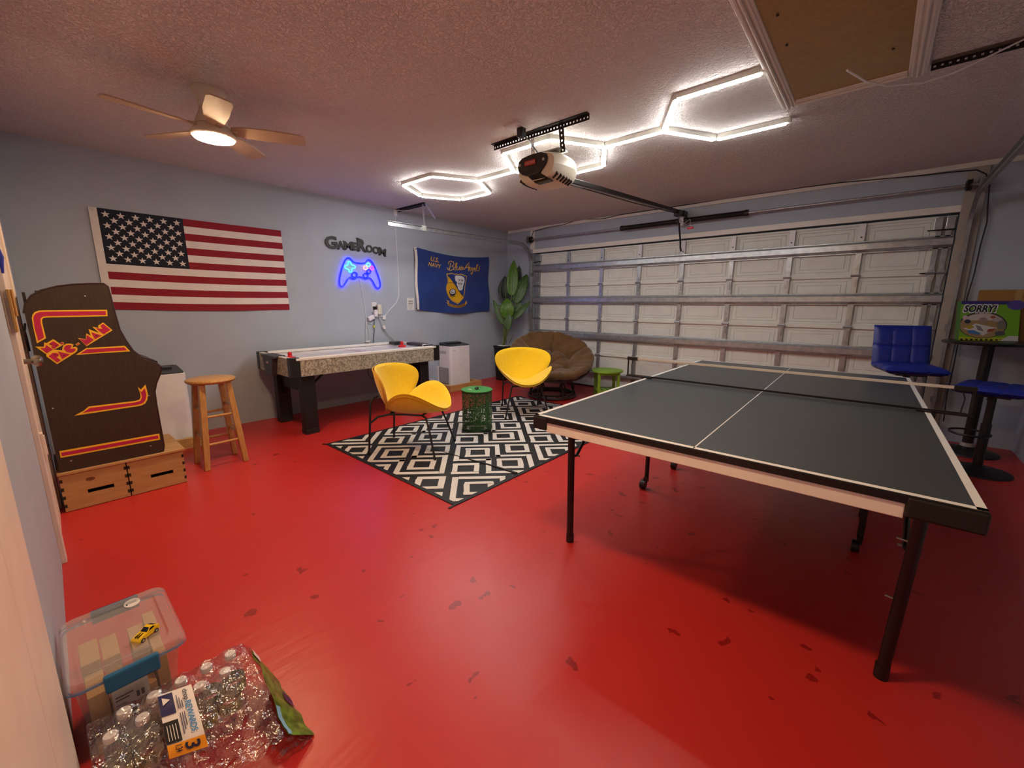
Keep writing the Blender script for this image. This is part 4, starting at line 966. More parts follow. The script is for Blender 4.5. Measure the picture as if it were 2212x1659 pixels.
for k in range(-2, 6):
    for mm in range(-2, 8):
        cx0, cy0 = rx0+.355+.525*k, ry0+.28+.4985*mm
        if (k+mm) % 2 == 0:
            for s_ in (-1, 1): ring(cx0, cy0+s_*.18, .065, .108)
        else:
            xa, xb = cx0-.192, cx0+.192; D = .384/S2
            for xx in (xa, xb): ring(xx, cy0, .065, .108)
            # stepped outline round both squares; A at xa, B offset (+D,+D) in (s,t)
            o, i_ = .200, .155
            stq(xa, cy0, -o, -i_, -o, o); stq(xa, cy0, -i_, o, -o, -i_)
            stq(xa, cy0, -i_, D-i_, i_, o); stq(xa, cy0, i_, o, -i_, D-i_)
            stq(xb, cy0, i_, o, -o, o); stq(xb, cy0, -o, i_, i_, o)
            stq(xb, cy0, -o, -i_, -(D-i_)+.0, i_); stq(xb, cy0, -(D-i_), i_, -o, -i_)
pat.build('white_pattern', wht_w, rg)
for p0, p1 in (((rx0, ry0), (rx0-.04, ry0-.03)), ((rx1, ry0), (rx1+.01, ry0-.06)), ((rx0, ry1), (rx0+.06, ry1+.05))):
    MB().bar((p0[0], p0[1], .004), (p1[0], p1[1], .004), .016, .004).build('corner_strap', blk_w, rg)
fold = P(925, 975, 2, .0), P(1108, 1030, 2, 0)
MB().tube([(rx1-.02, -3.425, .008), (2.9, -3.44, .010), (2.6, -3.47, .007), (2.25, -3.5, .004)], [.012, .008, .006, .003], 8).build('crease', blk_w, rg, smooth=True)

# ================================================================== seating group
yfab = mat('yellow_felt', 'F0C600', .9, col2='E8BC00', cscale=60, bump=(420, .25, .001), sheen=.3)
ypip = mat('yellow_piping', 'D29B06', .85)
def petal(name, par, cen, ax_u, ax_v, ax_n, ru, rv, curl, th, dish=.02, egg=0.0, tipc=0.0):
    # rounded shell: disc with raised sides; u lateral, v along, n facing the sitter
    cen, ax_u, ax_v, ax_n = Vector(cen), Vector(ax_u), Vector(ax_v).normalized(), Vector(ax_n).normalized()
    nr, na = 9, 48
    def mid(r, a):
        u, v = r*cos(a), r*sin(a)
        w_ = 1+egg*v
        uu = u*w_
        return cen+ax_u*(ru*uu)+ax_v*(rv*v)+ax_n*(curl*abs(uu)**2.2-dish*(1-r*r)+tipc*max(0, v)**2)
    vs = []; fs = []
    rings = []
    for side in (1, -1):
        for k in range(nr+1):
            r = (k/nr)
            tt = th/2*sqrt(max(0, 1-max(0, (r-.90)/.10)**2)) if r > .90 else th/2
            rr_ = max(r, .002)
            ring_ = []
            for i in range(na):
                ring_.append(len(vs)); vs.append(mid(rr_, 2*pi*i/na)+ax_n*(tt*side))
            rings.append((side, ring_))
    half = nr+1
    for k in range(nr):
        a, c = rings[k][1], rings[k+1][1]; fs += [(a[i], a[(i+1) % na], c[(i+1) % na], c[i]) for i in range(na)]
        a, c = rings[half+k][1], rings[half+k+1][1]; fs += [(a[(i+1) % na], a[i], c[i], c[(i+1) % na]) for i in range(na)]
    a, c = rings[nr][1], rings[half+nr][1]; fs += [(a[i], a[(i+1) % na], c[(i+1) % na], c[i]) for i in range(na)]
    fs += [tuple(rings[0][1]), tuple(reversed(rings[half][1]))]
    o = MB().add(vs, fs).build(name, yfab, par, world=False, smooth=True, fixn=True)
    MB().tube([mid(1.0, 2*pi*i/na)-ax_n*(th*.55)-((mid(1.0, 2*pi*i/na)-cen)*.015) for i in range(na)], .0035, 6, True).build('piping', ypip, o, world=False, smooth=True)
    return o
def yellow_chair(label, loc, rz):
    t = thing('lounge_chair', label, 'chair', loc, rz, 'yellow shell chairs on the rug')
    petal('seat', t, (.075, 0, .385), (0, 1, 0), (1, 0, .05), (-.05, 0, 1), .315, .285, .185, .042, .028, .08)
    petal('backrest', t, (-.205, 0, .552), (0, 1, 0), (-.36, 0, 1), (1, 0, .36), .335, .225, .150, .042, .03, .22)
    bar = lambda pts, nm, r=.0095: MB().tube(pts, r, 8).build(nm, black_metal, t, world=False, smooth=True)
    for s in (-1, 1):
        bar([(.315, s*.255, 0), (.255, s*.205, .22), (.215, s*.175, .335), (.17, s*.155, .352)], 'leg')
        bar([(-.305, s*.235, 0), (-.285, s*.225, .25), (-.275, s*.215, .45), (-.262, s*.19, .485), (-.255, s*.12, .495)], 'leg')
        bar([(.17, s*.155, .352), (0, s*.15, .350), (-.14, s*.155, .345), (-.22, s*.20, .33), (-.288, s*.226, .27)], 'side_rail')
        for (x, y) in ((.315, s*.255), (-.305, s*.235)): MB().cyl((x, y, 0), (x, y, .015), .013, n=10).build('foot_cap', black_plastic, t, world=False)
    bar([(.17, -.155, .352), (.17, .155, .352)], 'crossbar'); bar([(-.14, -.155, .345), (-.14, .155, .345)], 'crossbar')
    return t
c1 = yellow_chair('yellow felt shell chair on the rug facing the green drum table, near air hockey', (2.05, -3.60, .007), radians(30))
c2 = dup(c1, (1.99, -1.93, .007), radians(-42), 'yellow felt shell chair on the rug in front of the brown papasan')

# ------------------------------------------------------------------ green drum table
dr = thing('drum_table', 'green perforated metal drum side table on the rug', 'side table', (2.06, -2.785, .007))
def perf_material():
    M = bpy.data.materials.new('perforated_green_steel'); M.use_nodes = True; nt = M.node_tree; N = nt.nodes; L_ = nt.links
    b_ = N['Principled BSDF']; b_.inputs['Base Color'].default_value = lin('2E5A2C'); b_.inputs['Roughness'].default_value = .45
    v = N.new('ShaderNodeTexVoronoi'); v.inputs['Scale'].default_value = 95; v.inputs['Randomness'].default_value = .55
    tc = N.new('ShaderNodeTexCoord'); L_.new(tc.outputs['Object'], v.inputs['Vector'])
    gt = N.new('ShaderNodeMath'); gt.operation = 'GREATER_THAN'; gt.inputs[1].default_value = .44; L_.new(v.outputs['Distance'], gt.inputs[0])
    L_.new(gt.outputs[0], b_.inputs['Alpha']); return M
grn_top = mat('green_enamel', '4B9A4E', .35); grn_dk = mat('dark_green_enamel', '1F3F20', .45)
DRR = .158; DZT = .425
pm = perf_material()
MB().lathe([(DRR-.004, .012), (DRR-.001, .05), (DRR-.001, DZT-.012)], (0, 0, 0), 48, False, False).build('perforated_wall', pm, dr, world=False, smooth=True)
MB().lathe([(.02, DZT-.010), (DRR+.002, DZT-.010), (DRR+.004, DZT-.004), (DRR, DZT), (.02, DZT)], (0, 0, 0), 48).build('top', grn_top, dr, world=False, smooth=True)
MB().lathe([(DRR-.008, 0), (DRR, 0), (DRR, .022), (DRR-.008, .022)], (0, 0, 0), 48, False, False).build('base_ring', grn_dk, dr, world=False, smooth=True)
MB().lathe([(DRR-.006, DZT-.03), (DRR+.001, DZT-.03), (DRR+.001, DZT-.010), (DRR-.006, DZT-.010)], (0, 0, 0), 48, False, False).build('top_ring', grn_dk, dr, world=False, smooth=True)
kf = thing('key_fob', 'small black remote lying on the green drum table', 'remote', (2.075, -2.80, .007+DZT), radians(20))
MB().ball((0, 0, .012), .012, 16, 8, (1.7, 2.4, 1)).build('body', black_plastic, kf, world=False, smooth=True)
for yy in (-.012, .006): MB().cyl((0, yy, .020), (0, yy, .025), .006, n=10).build('button', mat('navy_button', '22304A', .4), kf, world=False)
tag(MB().bx(2.005, 2.05, -2.865, -2.845, .007+DZT, .007+DZT+.002).build('paper_slip', white_plastic), 'tiny white paper slip on the green drum table', 'paper')

# ------------------------------------------------------------------ papasan
pp = thing('papasan_chair', 'round brown papasan chair with tufted cushion and dark rattan base', 'chair', (1.70, -.93, 0), radians(-42))
ratt = mat('dark_brown_rattan', '33201A', .45, col2='24150F', cscale=12)
bcush = mat('brown_microsuede', '63431F', .95, col2='553818', cscale=9, bump=(30, .15, .01), sheen=.25)
def rr_ring(r, z, th, nm='base_ring'): return MB().tube([(r*cos(2*pi*i/36), r*sin(2*pi*i/36), z) for i in range(36)], th, 8, True).build(nm, ratt, pp, world=False, smooth=True)
rr_ring(.335, .018, .018); rr_ring(.300, .055, .012); rr_ring(.265, .285, .016); rr_ring(.255, .315, .014); rr_ring(.245, .25, .010)
for i in range(6):
    a = i*pi/3+.3
    MB().tube([(.325*cos(a), .325*sin(a), .02), (.285*cos(a), .285*sin(a), .15), (.262*cos(a), .262*sin(a), .29)], .017, 8).build('upright', ratt, pp, world=False, smooth=True)
    for s in (-1, 1):
        MB().tube([(.31*cos(a+s*.04), .31*sin(a+s*.04), .16), (.31*cos(a+s*.14), .31*sin(a+s*.14), .07), (.325*cos(a+s*.34), .325*sin(a+s*.34), .03)], .009, 6).build('curved_brace', ratt, pp, world=False, smooth=True)
tilt = radians(26); BC = Vector((.03, -.03, .578)); BR = .572
nB = Vector((sin(tilt), 0, cos(tilt))); uB = Vector((0, 1, 0)); vB = nB.cross(uB)      # u lateral, v towards lower front/back
def bowl(u, v, h): return BC+uB*u+vB*v+nB*h
def bowl_h(r): return -.19*(1-(r/BR)**2)
MB().tube([bowl(BR*cos(2*pi*i/56), BR*sin(2*pi*i/56), -.035) for i in range(56)], .017, 8, True).build('bowl_rim', ratt, pp, world=False, smooth=True)
for i in range(16):
    a = i*pi/8
    MB().tube([bowl(r*cos(a), r*sin(a), bowl_h(r)*.95-.035) for r in (BR, BR*.8, BR*.6, BR*.4, BR*.2)], .010, 6).build('bowl_rib', ratt, pp, world=False, smooth=True)
for rf in (.78, .52): MB().tube([bowl(BR*rf*cos(2*pi*i/40), BR*rf*sin(2*pi*i/40), bowl_h(BR*rf)*.95-.035) for i in range(40)], .010, 6, True).build('bowl_hoop', ratt, pp, world=False, smooth=True)
tufts = [(0, 0)]+[(.29*cos(i*pi/3+.25), .29*sin(i*pi/3+.25)) for i in range(6)]
def cush(r, a):
    u, v = r*cos(a), r*sin(a); h = bowl_h(min(r, BR))*.80+.055
    puff = .050
    for (tu, tv) in tufts: d = sqrt((u-tu)**2+(v-tv)**2); puff -= .085*exp(-(d/.055)**2)+.02*exp(-(d/.12)**2)
    for i in range(6):     # creases from centre to tufts and on to the edge
        tu, tv = tufts[i+1]; L_ = sqrt(tu*tu+tv*tv); du, dv = tu/L_, tv/L_
        al = u*du+v*dv; pe = abs(-u*dv+v*du)
        if al > 0: puff -= .030*exp(-(pe/.018)**2)*(1-.5*max(0, (al-.27)/.3))
    k = int(((a-.25) % (2*pi))/(pi/3)); t1, t2 = tufts[1+k % 6], tufts[1+(k+1) % 6]
    ex, ey = t2[0]-t1[0], t2[1]-t1[1]; l2 = ex*ex+ey*ey; tt = max(0, min(1, ((u-t1[0])*ex+(v-t1[1])*ey)/l2))
    pe = sqrt((u-t1[0]-ex*tt)**2+(v-t1[1]-ey*tt)**2); puff -= .026*exp(-(pe/.02)**2)
    puff += .010*sin(9*a+r*6)*(r/BR)**2+.006*sin(23*a)*(r/BR)**3+.012*mnoise.noise((u*9, v*9, 2.0))
    return u, v, h+puff
nr, na = 44, 120; vs = []; fs = []
RC = BR*1.0
for k in range(nr+1):
    f_ = k/nr
    for i in range(na):
        a = 2*pi*i/na
        if f_ < .86:
            r = max(.002, RC*f_/.86*.95); u, v, h = cush(r, a)
        else:
            q = (f_-.86)/.14; r0 = RC*.95; u0, v0, h0 = cush(r0, a)
            th = q*pi*.95; r = r0+.055*sin(th)*(1+.05*sin(19*a)); h = h0-.055*(1-cos(th))
            u, v = r*cos(a), r*sin(a)
        vs.append(bowl(u, v, h))
for k in range(nr): fs += [(k*na+i, k*na+(i+1) % na, (k+1)*na+(i+1) % na, (k+1)*na+i) for i in range(na)]
fs.append(tuple(range(na-1, -1, -1)))
cu_ = MB().add(vs, fs).build('cushion', bcush, pp, world=False, smooth=True, fixn=True)
for (tu, tv) in tufts:
    u, v, h = cush(max(.002, sqrt(tu*tu+tv*tv)), atan2(tv, tu)); MB().ball(bowl(u, v, h+.004), .012, 10, 6).build('tuft_button', bcush, cu_, world=False, smooth=True)

# ------------------------------------------------------------------ lime side table
lt_ = thing('lime_table', 'round lime green slatted wooden side table beside the papasan', 'side table', (2.40, -.62, 0), radians(40))
lime = mat('lime_green_paint', '7BA428', .5, col2='72991F', cscale=10)
LZ = .415; LR = .215
for i in range(5):
    y0_ = -LR+i*2*LR/5+.002; y1_ = -LR+(i+1)*2*LR/5-.002
    pts = []
    for k in range(9): yy = y0_+(y1_-y0_)*k/8; pts.append((sqrt(max(0.0004, LR*LR-yy*yy)), yy))
    pl = pts+[(-x, y) for x, y in reversed(pts)]
    MB().prism(pl, lambda u, v, q: (u, v, q), LZ-.02, LZ).build('top_slat', lime, lt_, world=False)
for sx in (-1, 1):
    for sy in (-1, 1): MB().bx(sx*.13-.018, sx*.13+.018, sy*.13-.018, sy*.13+.018, 0, LZ-.02).build('leg', lime, lt_, world=False, bevel=.003)
for s in (-1, 1):
    MB().bx(-.13, .13, s*.13-.01, s*.13+.01, LZ-.06, LZ-.02).build('apron', lime, lt_, world=False)
    MB().bx(-.13, .13, s*.13-.01, s*.13+.01, .10, .135).build('shelf_rail', lime, lt_, world=False)
for i in range(4): MB().bx(-.15+i*.077, -.15+i*.077+.068, -.145, .145, .135, .15).build('shelf_slat', lime, lt_, world=False)

# ------------------------------------------------------------------ potted plant
PX, PY = .315, -.46
pt = thing('potted_plant', 'tall artificial banana plant in a black square pot in the corner', 'plant', (PX, PY, 0), radians(0))
PZ = .60
mb = MB(); vs = []
for z, hw in ((0, .085), (PZ-.03, .112), (PZ-.03, .120), (PZ, .120), (PZ, .105), (PZ-.04, .103)):
    vs += [(PX+i*hw, PY+j*hw, z) for i, j in ((-1, -1), (1, -1), (1, 1), (-1, 1))]
fs = [(3, 2, 1, 0), (20, 21, 22, 23)]
for q in range(0, 20, 4): fs += [(q+i, q+(i+1) % 4, q+4+(i+1) % 4, q+4+i) for i in range(4)]
mb.add(vs, fs).build('pot', mat('black_satin_pot', '131313', .35), pt)
stone = MB()
for _ in range(120): stone.ball((PX+random.uniform(-.095, .095), PY+random.uniform(-.095, .095), PZ-.012+random.uniform(-.006, .012)), random.uniform(.010, .017), 6, 4, (1, 1, .7))
so = stone.build('white_pebbles', mat('white_pebble', 'DDDDD8', .7), pt); so['kind'] = 'stuff'
lg = mat('bright_banana_leaf', '527F1A', .4, col2='3F6817', cscale=18, stretch=(1, 1, 6)); ldk = mat('dark_banana_leaf', '12281A', .45, col2='0C1E12', cscale=18); lmid = mat('mid_banana_leaf', '375E1A', .4, col2='2D5016', cscale=16)
stem_m = mat('pale_green_stem', '6E7F3A', .5)
dP = depth_of((PX, PY, 1.1))
def zp(x, y, dd=0): return PD(1060+x/6.9125, 540+y/6.9125, dP+dd)
leaves = [((310, 690), (348, 160), 152, lg, 0.0, .04), ((225, 735), (212, 388), 195, ldk, .10, -.02), ((335, 650), (428, 240), 140, ldk, .14, 0), ((365, 800), (540, 368), 165, lmid, .04, .05),
          ((245, 1030), (248, 728), 185, lg, -.10, .07), ((205, 1120), (40, 748), 105, lmid, -.06, .03), ((330, 1025), (582, 778), 105, lmid, -.04, .03), ((250, 1190), (280, 952), 96, lmid, -.14, .02), ((345, 1010), (445, 760), 110, lmid, .05, .02), ((230, 990), (120, 820), 90, lmid, -.02, .02)]
for bs_, tp_, wd, mm, dd, cv in leaves:
    A, B = zp(*bs_, dd), zp(*tp_, dd+cv*.5); wm = wd*1.12/6.9125*dP/FPX; ax = B-A; side = ax.cross(FWD).normalized(); nrm = side.cross(ax).normalized()
    nv, nu = 16, 6; vs = []; fs = []
    for j in range(nv+1):
        t = j/nv; wj = wm/2*(sn(pi*min(1, t**.72*.985+.01))**.70)
        if j == 0: wj = .004
        cen = A+ax*t-nrm*(cv*sin(pi*t*.9))
        for i in range(nu+1):
            s = -1+2*i/nu; vs.append(cen+side*(wj*s)+nrm*(.20*wj*(1-abs(s))-.06*wj*abs(s)**3+.006*sin(t*34+(1 if s > 0 else -1))*abs(s)**2))
    fs = [(j*(nu+1)+i, j*(nu+1)+i+1, (j+1)*(nu+1)+i+1, (j+1)*(nu+1)+i) for j in range(nv) for i in range(nu)]
    lf = MB().add(vs, fs).build('leaf', mm, pt, smooth=True, solid=.0015)
    MB().tube([A+ax*t-nrm*(cv*sin(pi*t*.9)+.002) for t in [k/8 for k in range(8)]], [.005, .0048, .0045, .004, .0035, .003, .0025, .002], 6).build('midrib', stem_m, lf, smooth=True)
    root = Vector((PX+random.uniform(-.035, .035), PY+random.uniform(-.035, .035), PZ-.02))
    MB().tube([root, root.lerp(A, .5)+Vector((0, 0, .04)), A], [.009, .007, .005], 6).build('stem', stem_m, pt, smooth=True)
for (x0, y0, x1, y1) in ((240, 1390, 185, 1265), (275, 1390, 340, 1260), (230, 1380, 170, 1170)):
    MB().tube([zp(x0, y0, -.05), zp((x0+x1)/2+4, (y0+y1)/2, -.05), zp(x1, y1, -.05)], [.006, .004, .001], 6).build('sheath', mat('brown_sheath', '3A2E18', .7), pt)

# ================================================================== table tennis
TX, TY, TA = 4.621, -2.762, .0167
TW, TL, TH = 1.525, 2.74, .760
tt = thing('table_tennis_table', 'dark grey table tennis table with white lines and pale end apron', 'game table', (TX, TY, 0), TA)
top_m = mat('dark_grey_playing_surface', '3B4043', .36, col2='383D40', cscale=3); wl = mat('white_line_paint', 'E2DEDA', .45); blk_e = mat('black_edge_band', '0F0E0F', .4)
apr = mat('pale_steel_apron', 'F4EEE8', .4)
for s in (-1, 1):
    y0_, y1_ = (-TL/2, -.004) if s < 0 else (.004, TL/2)
    tp = MB().bx(-TW/2, TW/2, y0_, y1_, TH-.022, TH).build('table_half', top_m, tt, world=False)
    zz = TH+.0004
    for (a, c, d, e) in ((-TW/2, -TW/2+.022, y0_, y1_), (TW/2-.022, TW/2, y0_, y1_), (-.0025, .0025, y0_, y1_)): MB().bx(a, c, d, e, TH, zz).build('line', wl, tp, world=False)
    ye = y0_ if s < 0 else y1_-.022
    MB().bx(-TW/2, TW/2, ye, ye+.022, TH, zz).build('end_line', wl, tp, world=False)
    e0 = -TL/2-.004 if s < 0 else TL/2
    MB().bx(-TW/2, TW/2, e0, e0+.004, TH-.028, TH-.003).build('edge_band', blk_e, tp, world=False)
    ya_ = -TL/2+.002 if s < 0 else TL/2-.026
    MB().bx(-TW/2+.07, TW/2-.16 if s < 0 else TW/2-.07, ya_, ya_+.024, TH-.078, TH-.029).build('end_apron', apr, tp, world=False, bevel=.003)
    for sx in (-1, 1):
        MB().bx(sx*(TW/2-.03)-.010, sx*(TW/2-.03)+.010, y0_+.03, y1_-.01, TH-.068, TH-.022).build('side_apron', black_metal, tp, world=False)
        wdt = .16 if (s < 0 and sx > 0) else .075
        xa = sorted((sx*(TW/2+.006), sx*(TW/2-wdt)))
        yb_ = (-TL/2-.008, -TL/2+.05) if s < 0 else (TL/2-.05, TL/2+.008)
        MB().bx(xa[0], xa[1], yb_[0], yb_[1], TH-.070, TH-.004).build('corner_guard', mat('black_rubber_corner', '161110', .6), tp, world=False, bevel=.008)
Mi = ROOTM[tt].inverted()
def loc2(x, y): v = Mi @ Vector((x, y, 0)); return v.x, v.y
for (fx, fy, sx) in ((3.976, -3.929, -1), (5.286, -3.921, 1), (3.976+.02, -1.60, -1), (5.24, -1.60, 1)):
    x, y = loc2(fx, fy); e = -1 if y < 0 else 1
    xt = x+(-.0 if sx < 0 else .02)
    MB().cyl((x, y, .0), (xt, y-e*-.02, TH-.06), .0185, n=16).build('leg', black_metal, tt, world=False, smooth=True)
    MB().cyl((x, y, .0), (x, y, .05), .0215, n=16).build('foot_cap', black_plastic, tt, world=False, smooth=True)
    MB().tube([(x, y-e*.015, .50), (x, y-e*.04, .495), (x, y-e*.16, .60), (x, y-e*.22, .64), (x, y-e*.36, TH-.05)], .009, 8).build('brace', black_metal, tt, world=False, smooth=True)
    MB().cyl((x-.02, y-e*.04, .495), (x+.02, y-e*.04, .495), .005, n=8).build('bolt', dgalv, tt, world=False)
    if sx > 0 and y < 0:
        for z in (.53, .31): MB().cyl((x-.028, y+.012, z), (x+.02, y+.0, z), .004, n=8).build('bolt', dgalv, tt, world=False)
cast = []
for (fx, fy) in ((4.009, -2.985), (4.041, -2.47), (5.195, -2.97), (5.215, -2.47)):
    x, y = loc2(fx, fy)
    MB().cyl((x, y, .075), (x, y, TH-.05), .015, n=12).build('leg', black_metal, tt, world=False, smooth=True)
    MB().cyl((x-.03, y-.022, .032), (x+.004, y-.022, .032), .032, n=18).build('caster_wheel', black_plastic, tt, world=False, smooth=True)
    MB().bx(x-.012, x+.012, y-.03, y+.012, .05, .085).build('caster_fork', black_metal, tt, world=False)
for yy in (-1.15, -.22, .30, 1.15): MB().bx(-.62, .62, yy-.015, yy+.015, TH-.052, TH-.022).build('under_rail', black_metal, tt, world=False)

nt2 = thing('table_tennis_net', 'black net with white top tape clamped across the table tennis table', 'net', (TX, TY, TH), TA)
nx = TW/2+.125; nh = .148
MB().grid(lambda a, c: (-nx+2*nx*a, 0, .012+(nh-.022)*c), 40, 6).build('net_mesh', net_material(), nt2, world=False)
MB().bx(-nx, nx-.03, -.003, .003, nh-.014, nh).build('top_tape', wl, nt2, world=False)
MB().bx(-nx, nx, -.003, .003, .006, .018).build('bottom_tape', blk_e, nt2, world=False)
for s in (-1, 1):
    MB().cyl((s*(nx+.012), 0, -.0), (s*(nx+.012), 0, nh+.005), .006, n=10).build('post', black_metal, nt2, world=False)
    MB().bx(min(s*(nx+.02), s*(nx-.06)), max(s*(nx+.02), s*(nx-.06)), -.010, .010, nh-.022, nh+.004).build('post_hook', black_metal, nt2, world=False, bevel=.003)
    MB().bx(min(s*(nx+.02), s*(TW/2-.055)), max(s*(nx+.02), s*(TW/2-.055)), -.014, .014, .001, .014).build('clamp_arm', black_metal, nt2, world=False, bevel=.003)
    MB().bx(min(s*(TW/2+.002), s*(TW/2+.02)), max(s*(TW/2+.002), s*(TW/2+.02)), -.014, .014, -.05, .012).build('clamp_jaw', black_metal, nt2, world=False)
    MB().tube([(s*(nx-.03), 0, nh-.01), (s*(nx-.015), .0, nh*.6), (s*(nx-.02), .0, .015)], .003, 6).build('net_cord', black_plastic, nt2, world=False)

# ================================================================== bar corner
blue_v = mat('blue_vinyl', '13268A', .42, col2='11227C', cscale=20, bump=(200, .06, .001))
def bar_stool(label, loc, rz, sh, group='blue bar stools'):
    t = thing('bar_stool', label, 'bar stool', loc, rz, group)
    # seat: x forward
    def seatf(u, v):
        x = -.19+.40*u; y = -.205+.41*v
        ed = min(u, 1-u, v, 1-v); pz = .028*min(1, (ed/.12))**.5 if ed < .12 else .028
        for g in (.34, .67): pz -= .006*exp(-((u-g)/.02)**2)+.006*exp(-((v-g)/.02)**2)
        return x, y, pz
    n = 24; vs = []
    for j in range(n+1):
        for i in range(n+1):
            x, y, pz = seatf(i/n, j/n); vs.append((x, y, sh-.045+pz*1.4+.012*max(0, i/n-.8)*-2))
    o2 = len(vs)
    for j in range(n+1):
        for i in range(n+1):
            x, y, pz = seatf(i/n, j/n); vs.append((x, y, sh-.045-pz*1.3))
    fs = [(j*(n+1)+i, j*(n+1)+i+1, (j+1)*(n+1)+i+1, (j+1)*(n+1)+i) for j in range(n) for i in range(n)]
    fs += [(o2+(j+1)*(n+1)+i, o2+(j+1)*(n+1)+i+1, o2+j*(n+1)+i+1, o2+j*(n+1)+i) for j in range(n) for i in range(n)]
    MB().add(vs, fs).build('seat', blue_v, t, world=False, smooth=True, fixn=True)
    vs = []
    for side in (1, -1):
        for j in range(n+1):
            for i in range(n+1):
                u, v = i/n, j/n; ed = min(u, 1-u, v, 1-v); pz = .026*min(1, (ed/.12))**.5 if ed < .12 else .026
                if side > 0:
                    for g in (.34, .67): pz -= .008*exp(-((v-g)/.018)**2)
                    pz -= .008*exp(-((u-.5)/.025)**2)
                zz = sh-.05+.36*u; lean = -.19-.07*u-.02*u*u
                vs.append((lean+pz*side, -.20+.40*v, zz))
    fs = [(j*(n+1)+i, j*(n+1)+i+1, (j+1)*(n+1)+i+1, (j+1)*(n+1)+i) for j in range(n) for i in range(n)]
    o2 = (n+1)**2
    fs += [(o2+(j+1)*(n+1)+i, o2+(j+1)*(n+1)+i+1, o2+j*(n+1)+i+1, o2+j*(n+1)+i) for j in range(n) for i in range(n)]
    MB().add(vs, fs).build('backrest', blue_v, t, world=False, smooth=True, fixn=True)
    MB().bx(-.10, .10, -.10, .10, sh-.10, sh-.076).build('seat_plate', black_metal, t, world=False)
    MB().cyl((0, 0, .04), (0, 0, sh-.09), .024, n=18).build('gas_column', black_metal, t, world=False, smooth=True)
    MB().cyl((0, 0, .04), (0, 0, sh*.55), .030, n=18).build('column_sleeve', black_metal, t, world=False, smooth=True)
    MB().lathe([(.001, .05), (.032, .050), (.06, .036), (.14, .022), (.195, .012), (.20, 0), (.001, 0)], (0, 0, 0), 40).build('base', black_metal, t, world=False, smooth=True)
    MB().tube([(.02+.115*cos(2*pi*i/28)+.06, .13*sin(2*pi*i/28), .30) for i in range(28)], .0085, 8, True).build('foot_ring', black_metal, t, world=False, smooth=True)
    MB().tube([(.0, .04, sh-.065), (.0, .17, sh-.07), (.0, .22, sh-.10)], .005, 6).build('lift_lever', black_metal, t, world=False)
    return t
s1 = bar_stool('blue vinyl bar stool behind the table tennis table, against the garage door', (5.37, -.84, 0), radians(-75), .815)
s2 = bar_stool('blue vinyl bar stool pulled out in front of the bar table', (5.868, -.93, 0), radians(165), .715)
BTX, BTY, BTZ = 5.875, -.335, 1.0
bt = thing('bar_table', 'round black pedestal bar table holding the board game', 'bar table', (BTX, BTY, 0))
MB().lathe([(.02, BTZ-.024), (.285, BTZ-.024), (.292, BTZ-.015), (.292, BTZ-.004), (.285, BTZ), (.02, BTZ)], (BTX, BTY, 0), 48).build('top', mat('black_speckled_top', '121214', .3), bt, smooth=True)
MB().cyl((BTX, BTY, .03), (BTX, BTY, BTZ-.024), .036, n=20).build('column', black_metal, bt, smooth=True)
MB().lathe([(.001, .06), (.045, .06), (.07, .04), (.15, .024), (.205, .012), (.21, 0), (.001, 0)], (BTX, BTY, 0), 40).build('base', black_metal, bt, smooth=True)
MB().cyl((BTX, BTY, .055), (BTX, BTY, .09), .048, n=20).build('collar', wht_steel, bt, smooth=True)

# board game box leaning on a carton
gb = thing('board_game_box', 'upright SORRY! board game box with green and purple front', 'board game', (5.88, -.285, BTZ), radians(24))
tl_ = radians(10)
def gbp(u, v, w_): return (u, -.0-w_*cos(tl_)+v*sin(tl_), .003+v*cos(tl_)+w_*sin(tl_)*1.0)
gw, gh, gt = .40, .345, .05
def gpoly(pts, w0, w1, nm, m_): return MB().prism(pts, gbp, w0, w1).build(nm, m_, gb, world=False, fixn=True)
gm = lambda n_, c_: mat(n_, c_, .45)
box_side = gm('game_box_side', '3A6A22')
gpoly([(-.215, 0), (.185, 0), (.185, gh), (-.215, gh)], -gt, 0, 'box', box_side)
gpoly([(-.215, 0), (.185, 0), (.185, gh), (-.215, gh)], 0, .0006, 'cover_green', gm('game_green', '78B41E'))
gpoly([(-.215, gh-.030), (.185, gh-.030), (.185, gh), (-.215, gh)], .0006, .0012, 'cover_purple_band', gm('game_purple', '3A2A78'))
gpoly(circ(.155, gh-.035, .06, 20, .042), .0012, .0018, 'cover_burst', gm('game_violet', '5A4AA0'))
gpoly([(-.215, 0), (.185, 0), (.185, .03), (-.215, .03)], .0006, .0012, 'cover_base_band', gm('game_yellow', 'B8BE20'))
for i in range(9): gpoly([(-.21+i*.034, .002+(i % 2)*.006), (-.19+i*.034, .0), (-.185+i*.034, .012), (-.20+i*.034, .016)], .0012, .0018, 'cover_bat', gm('game_black', '0E0E10'))
ov = [(max(-.213, x), y) for x, y in circ(-.06, .135, .165, 30, .115)]
gpoly(ov, .0012, .0018, 'picture_ring', gm('game_navy', '20204A'))
ov2 = [(max(-.212, x), y) for x, y in circ(-.06, .132, .158, 30, .108)]
gpoly(ov2, .0018, .0024, 'picture', gm('game_tan', 'A88A5C'))
gpoly([(x, max(y, .175)) for x, y in circ(-.06, .132, .150, 30, .103)], .0024, .003, 'picture_backdrop', gm('game_cream', 'CFC4BE'))
brd = [(-.195, .115), (-.105, .155), (.045, .115), (-.06, .045)]
gpoly([(-.19, .10), (-.105, .148), (.04, .11), (-.05, .045)], .003, .0036, 'pictured_board', gm('game_white', 'DAD6D4'))
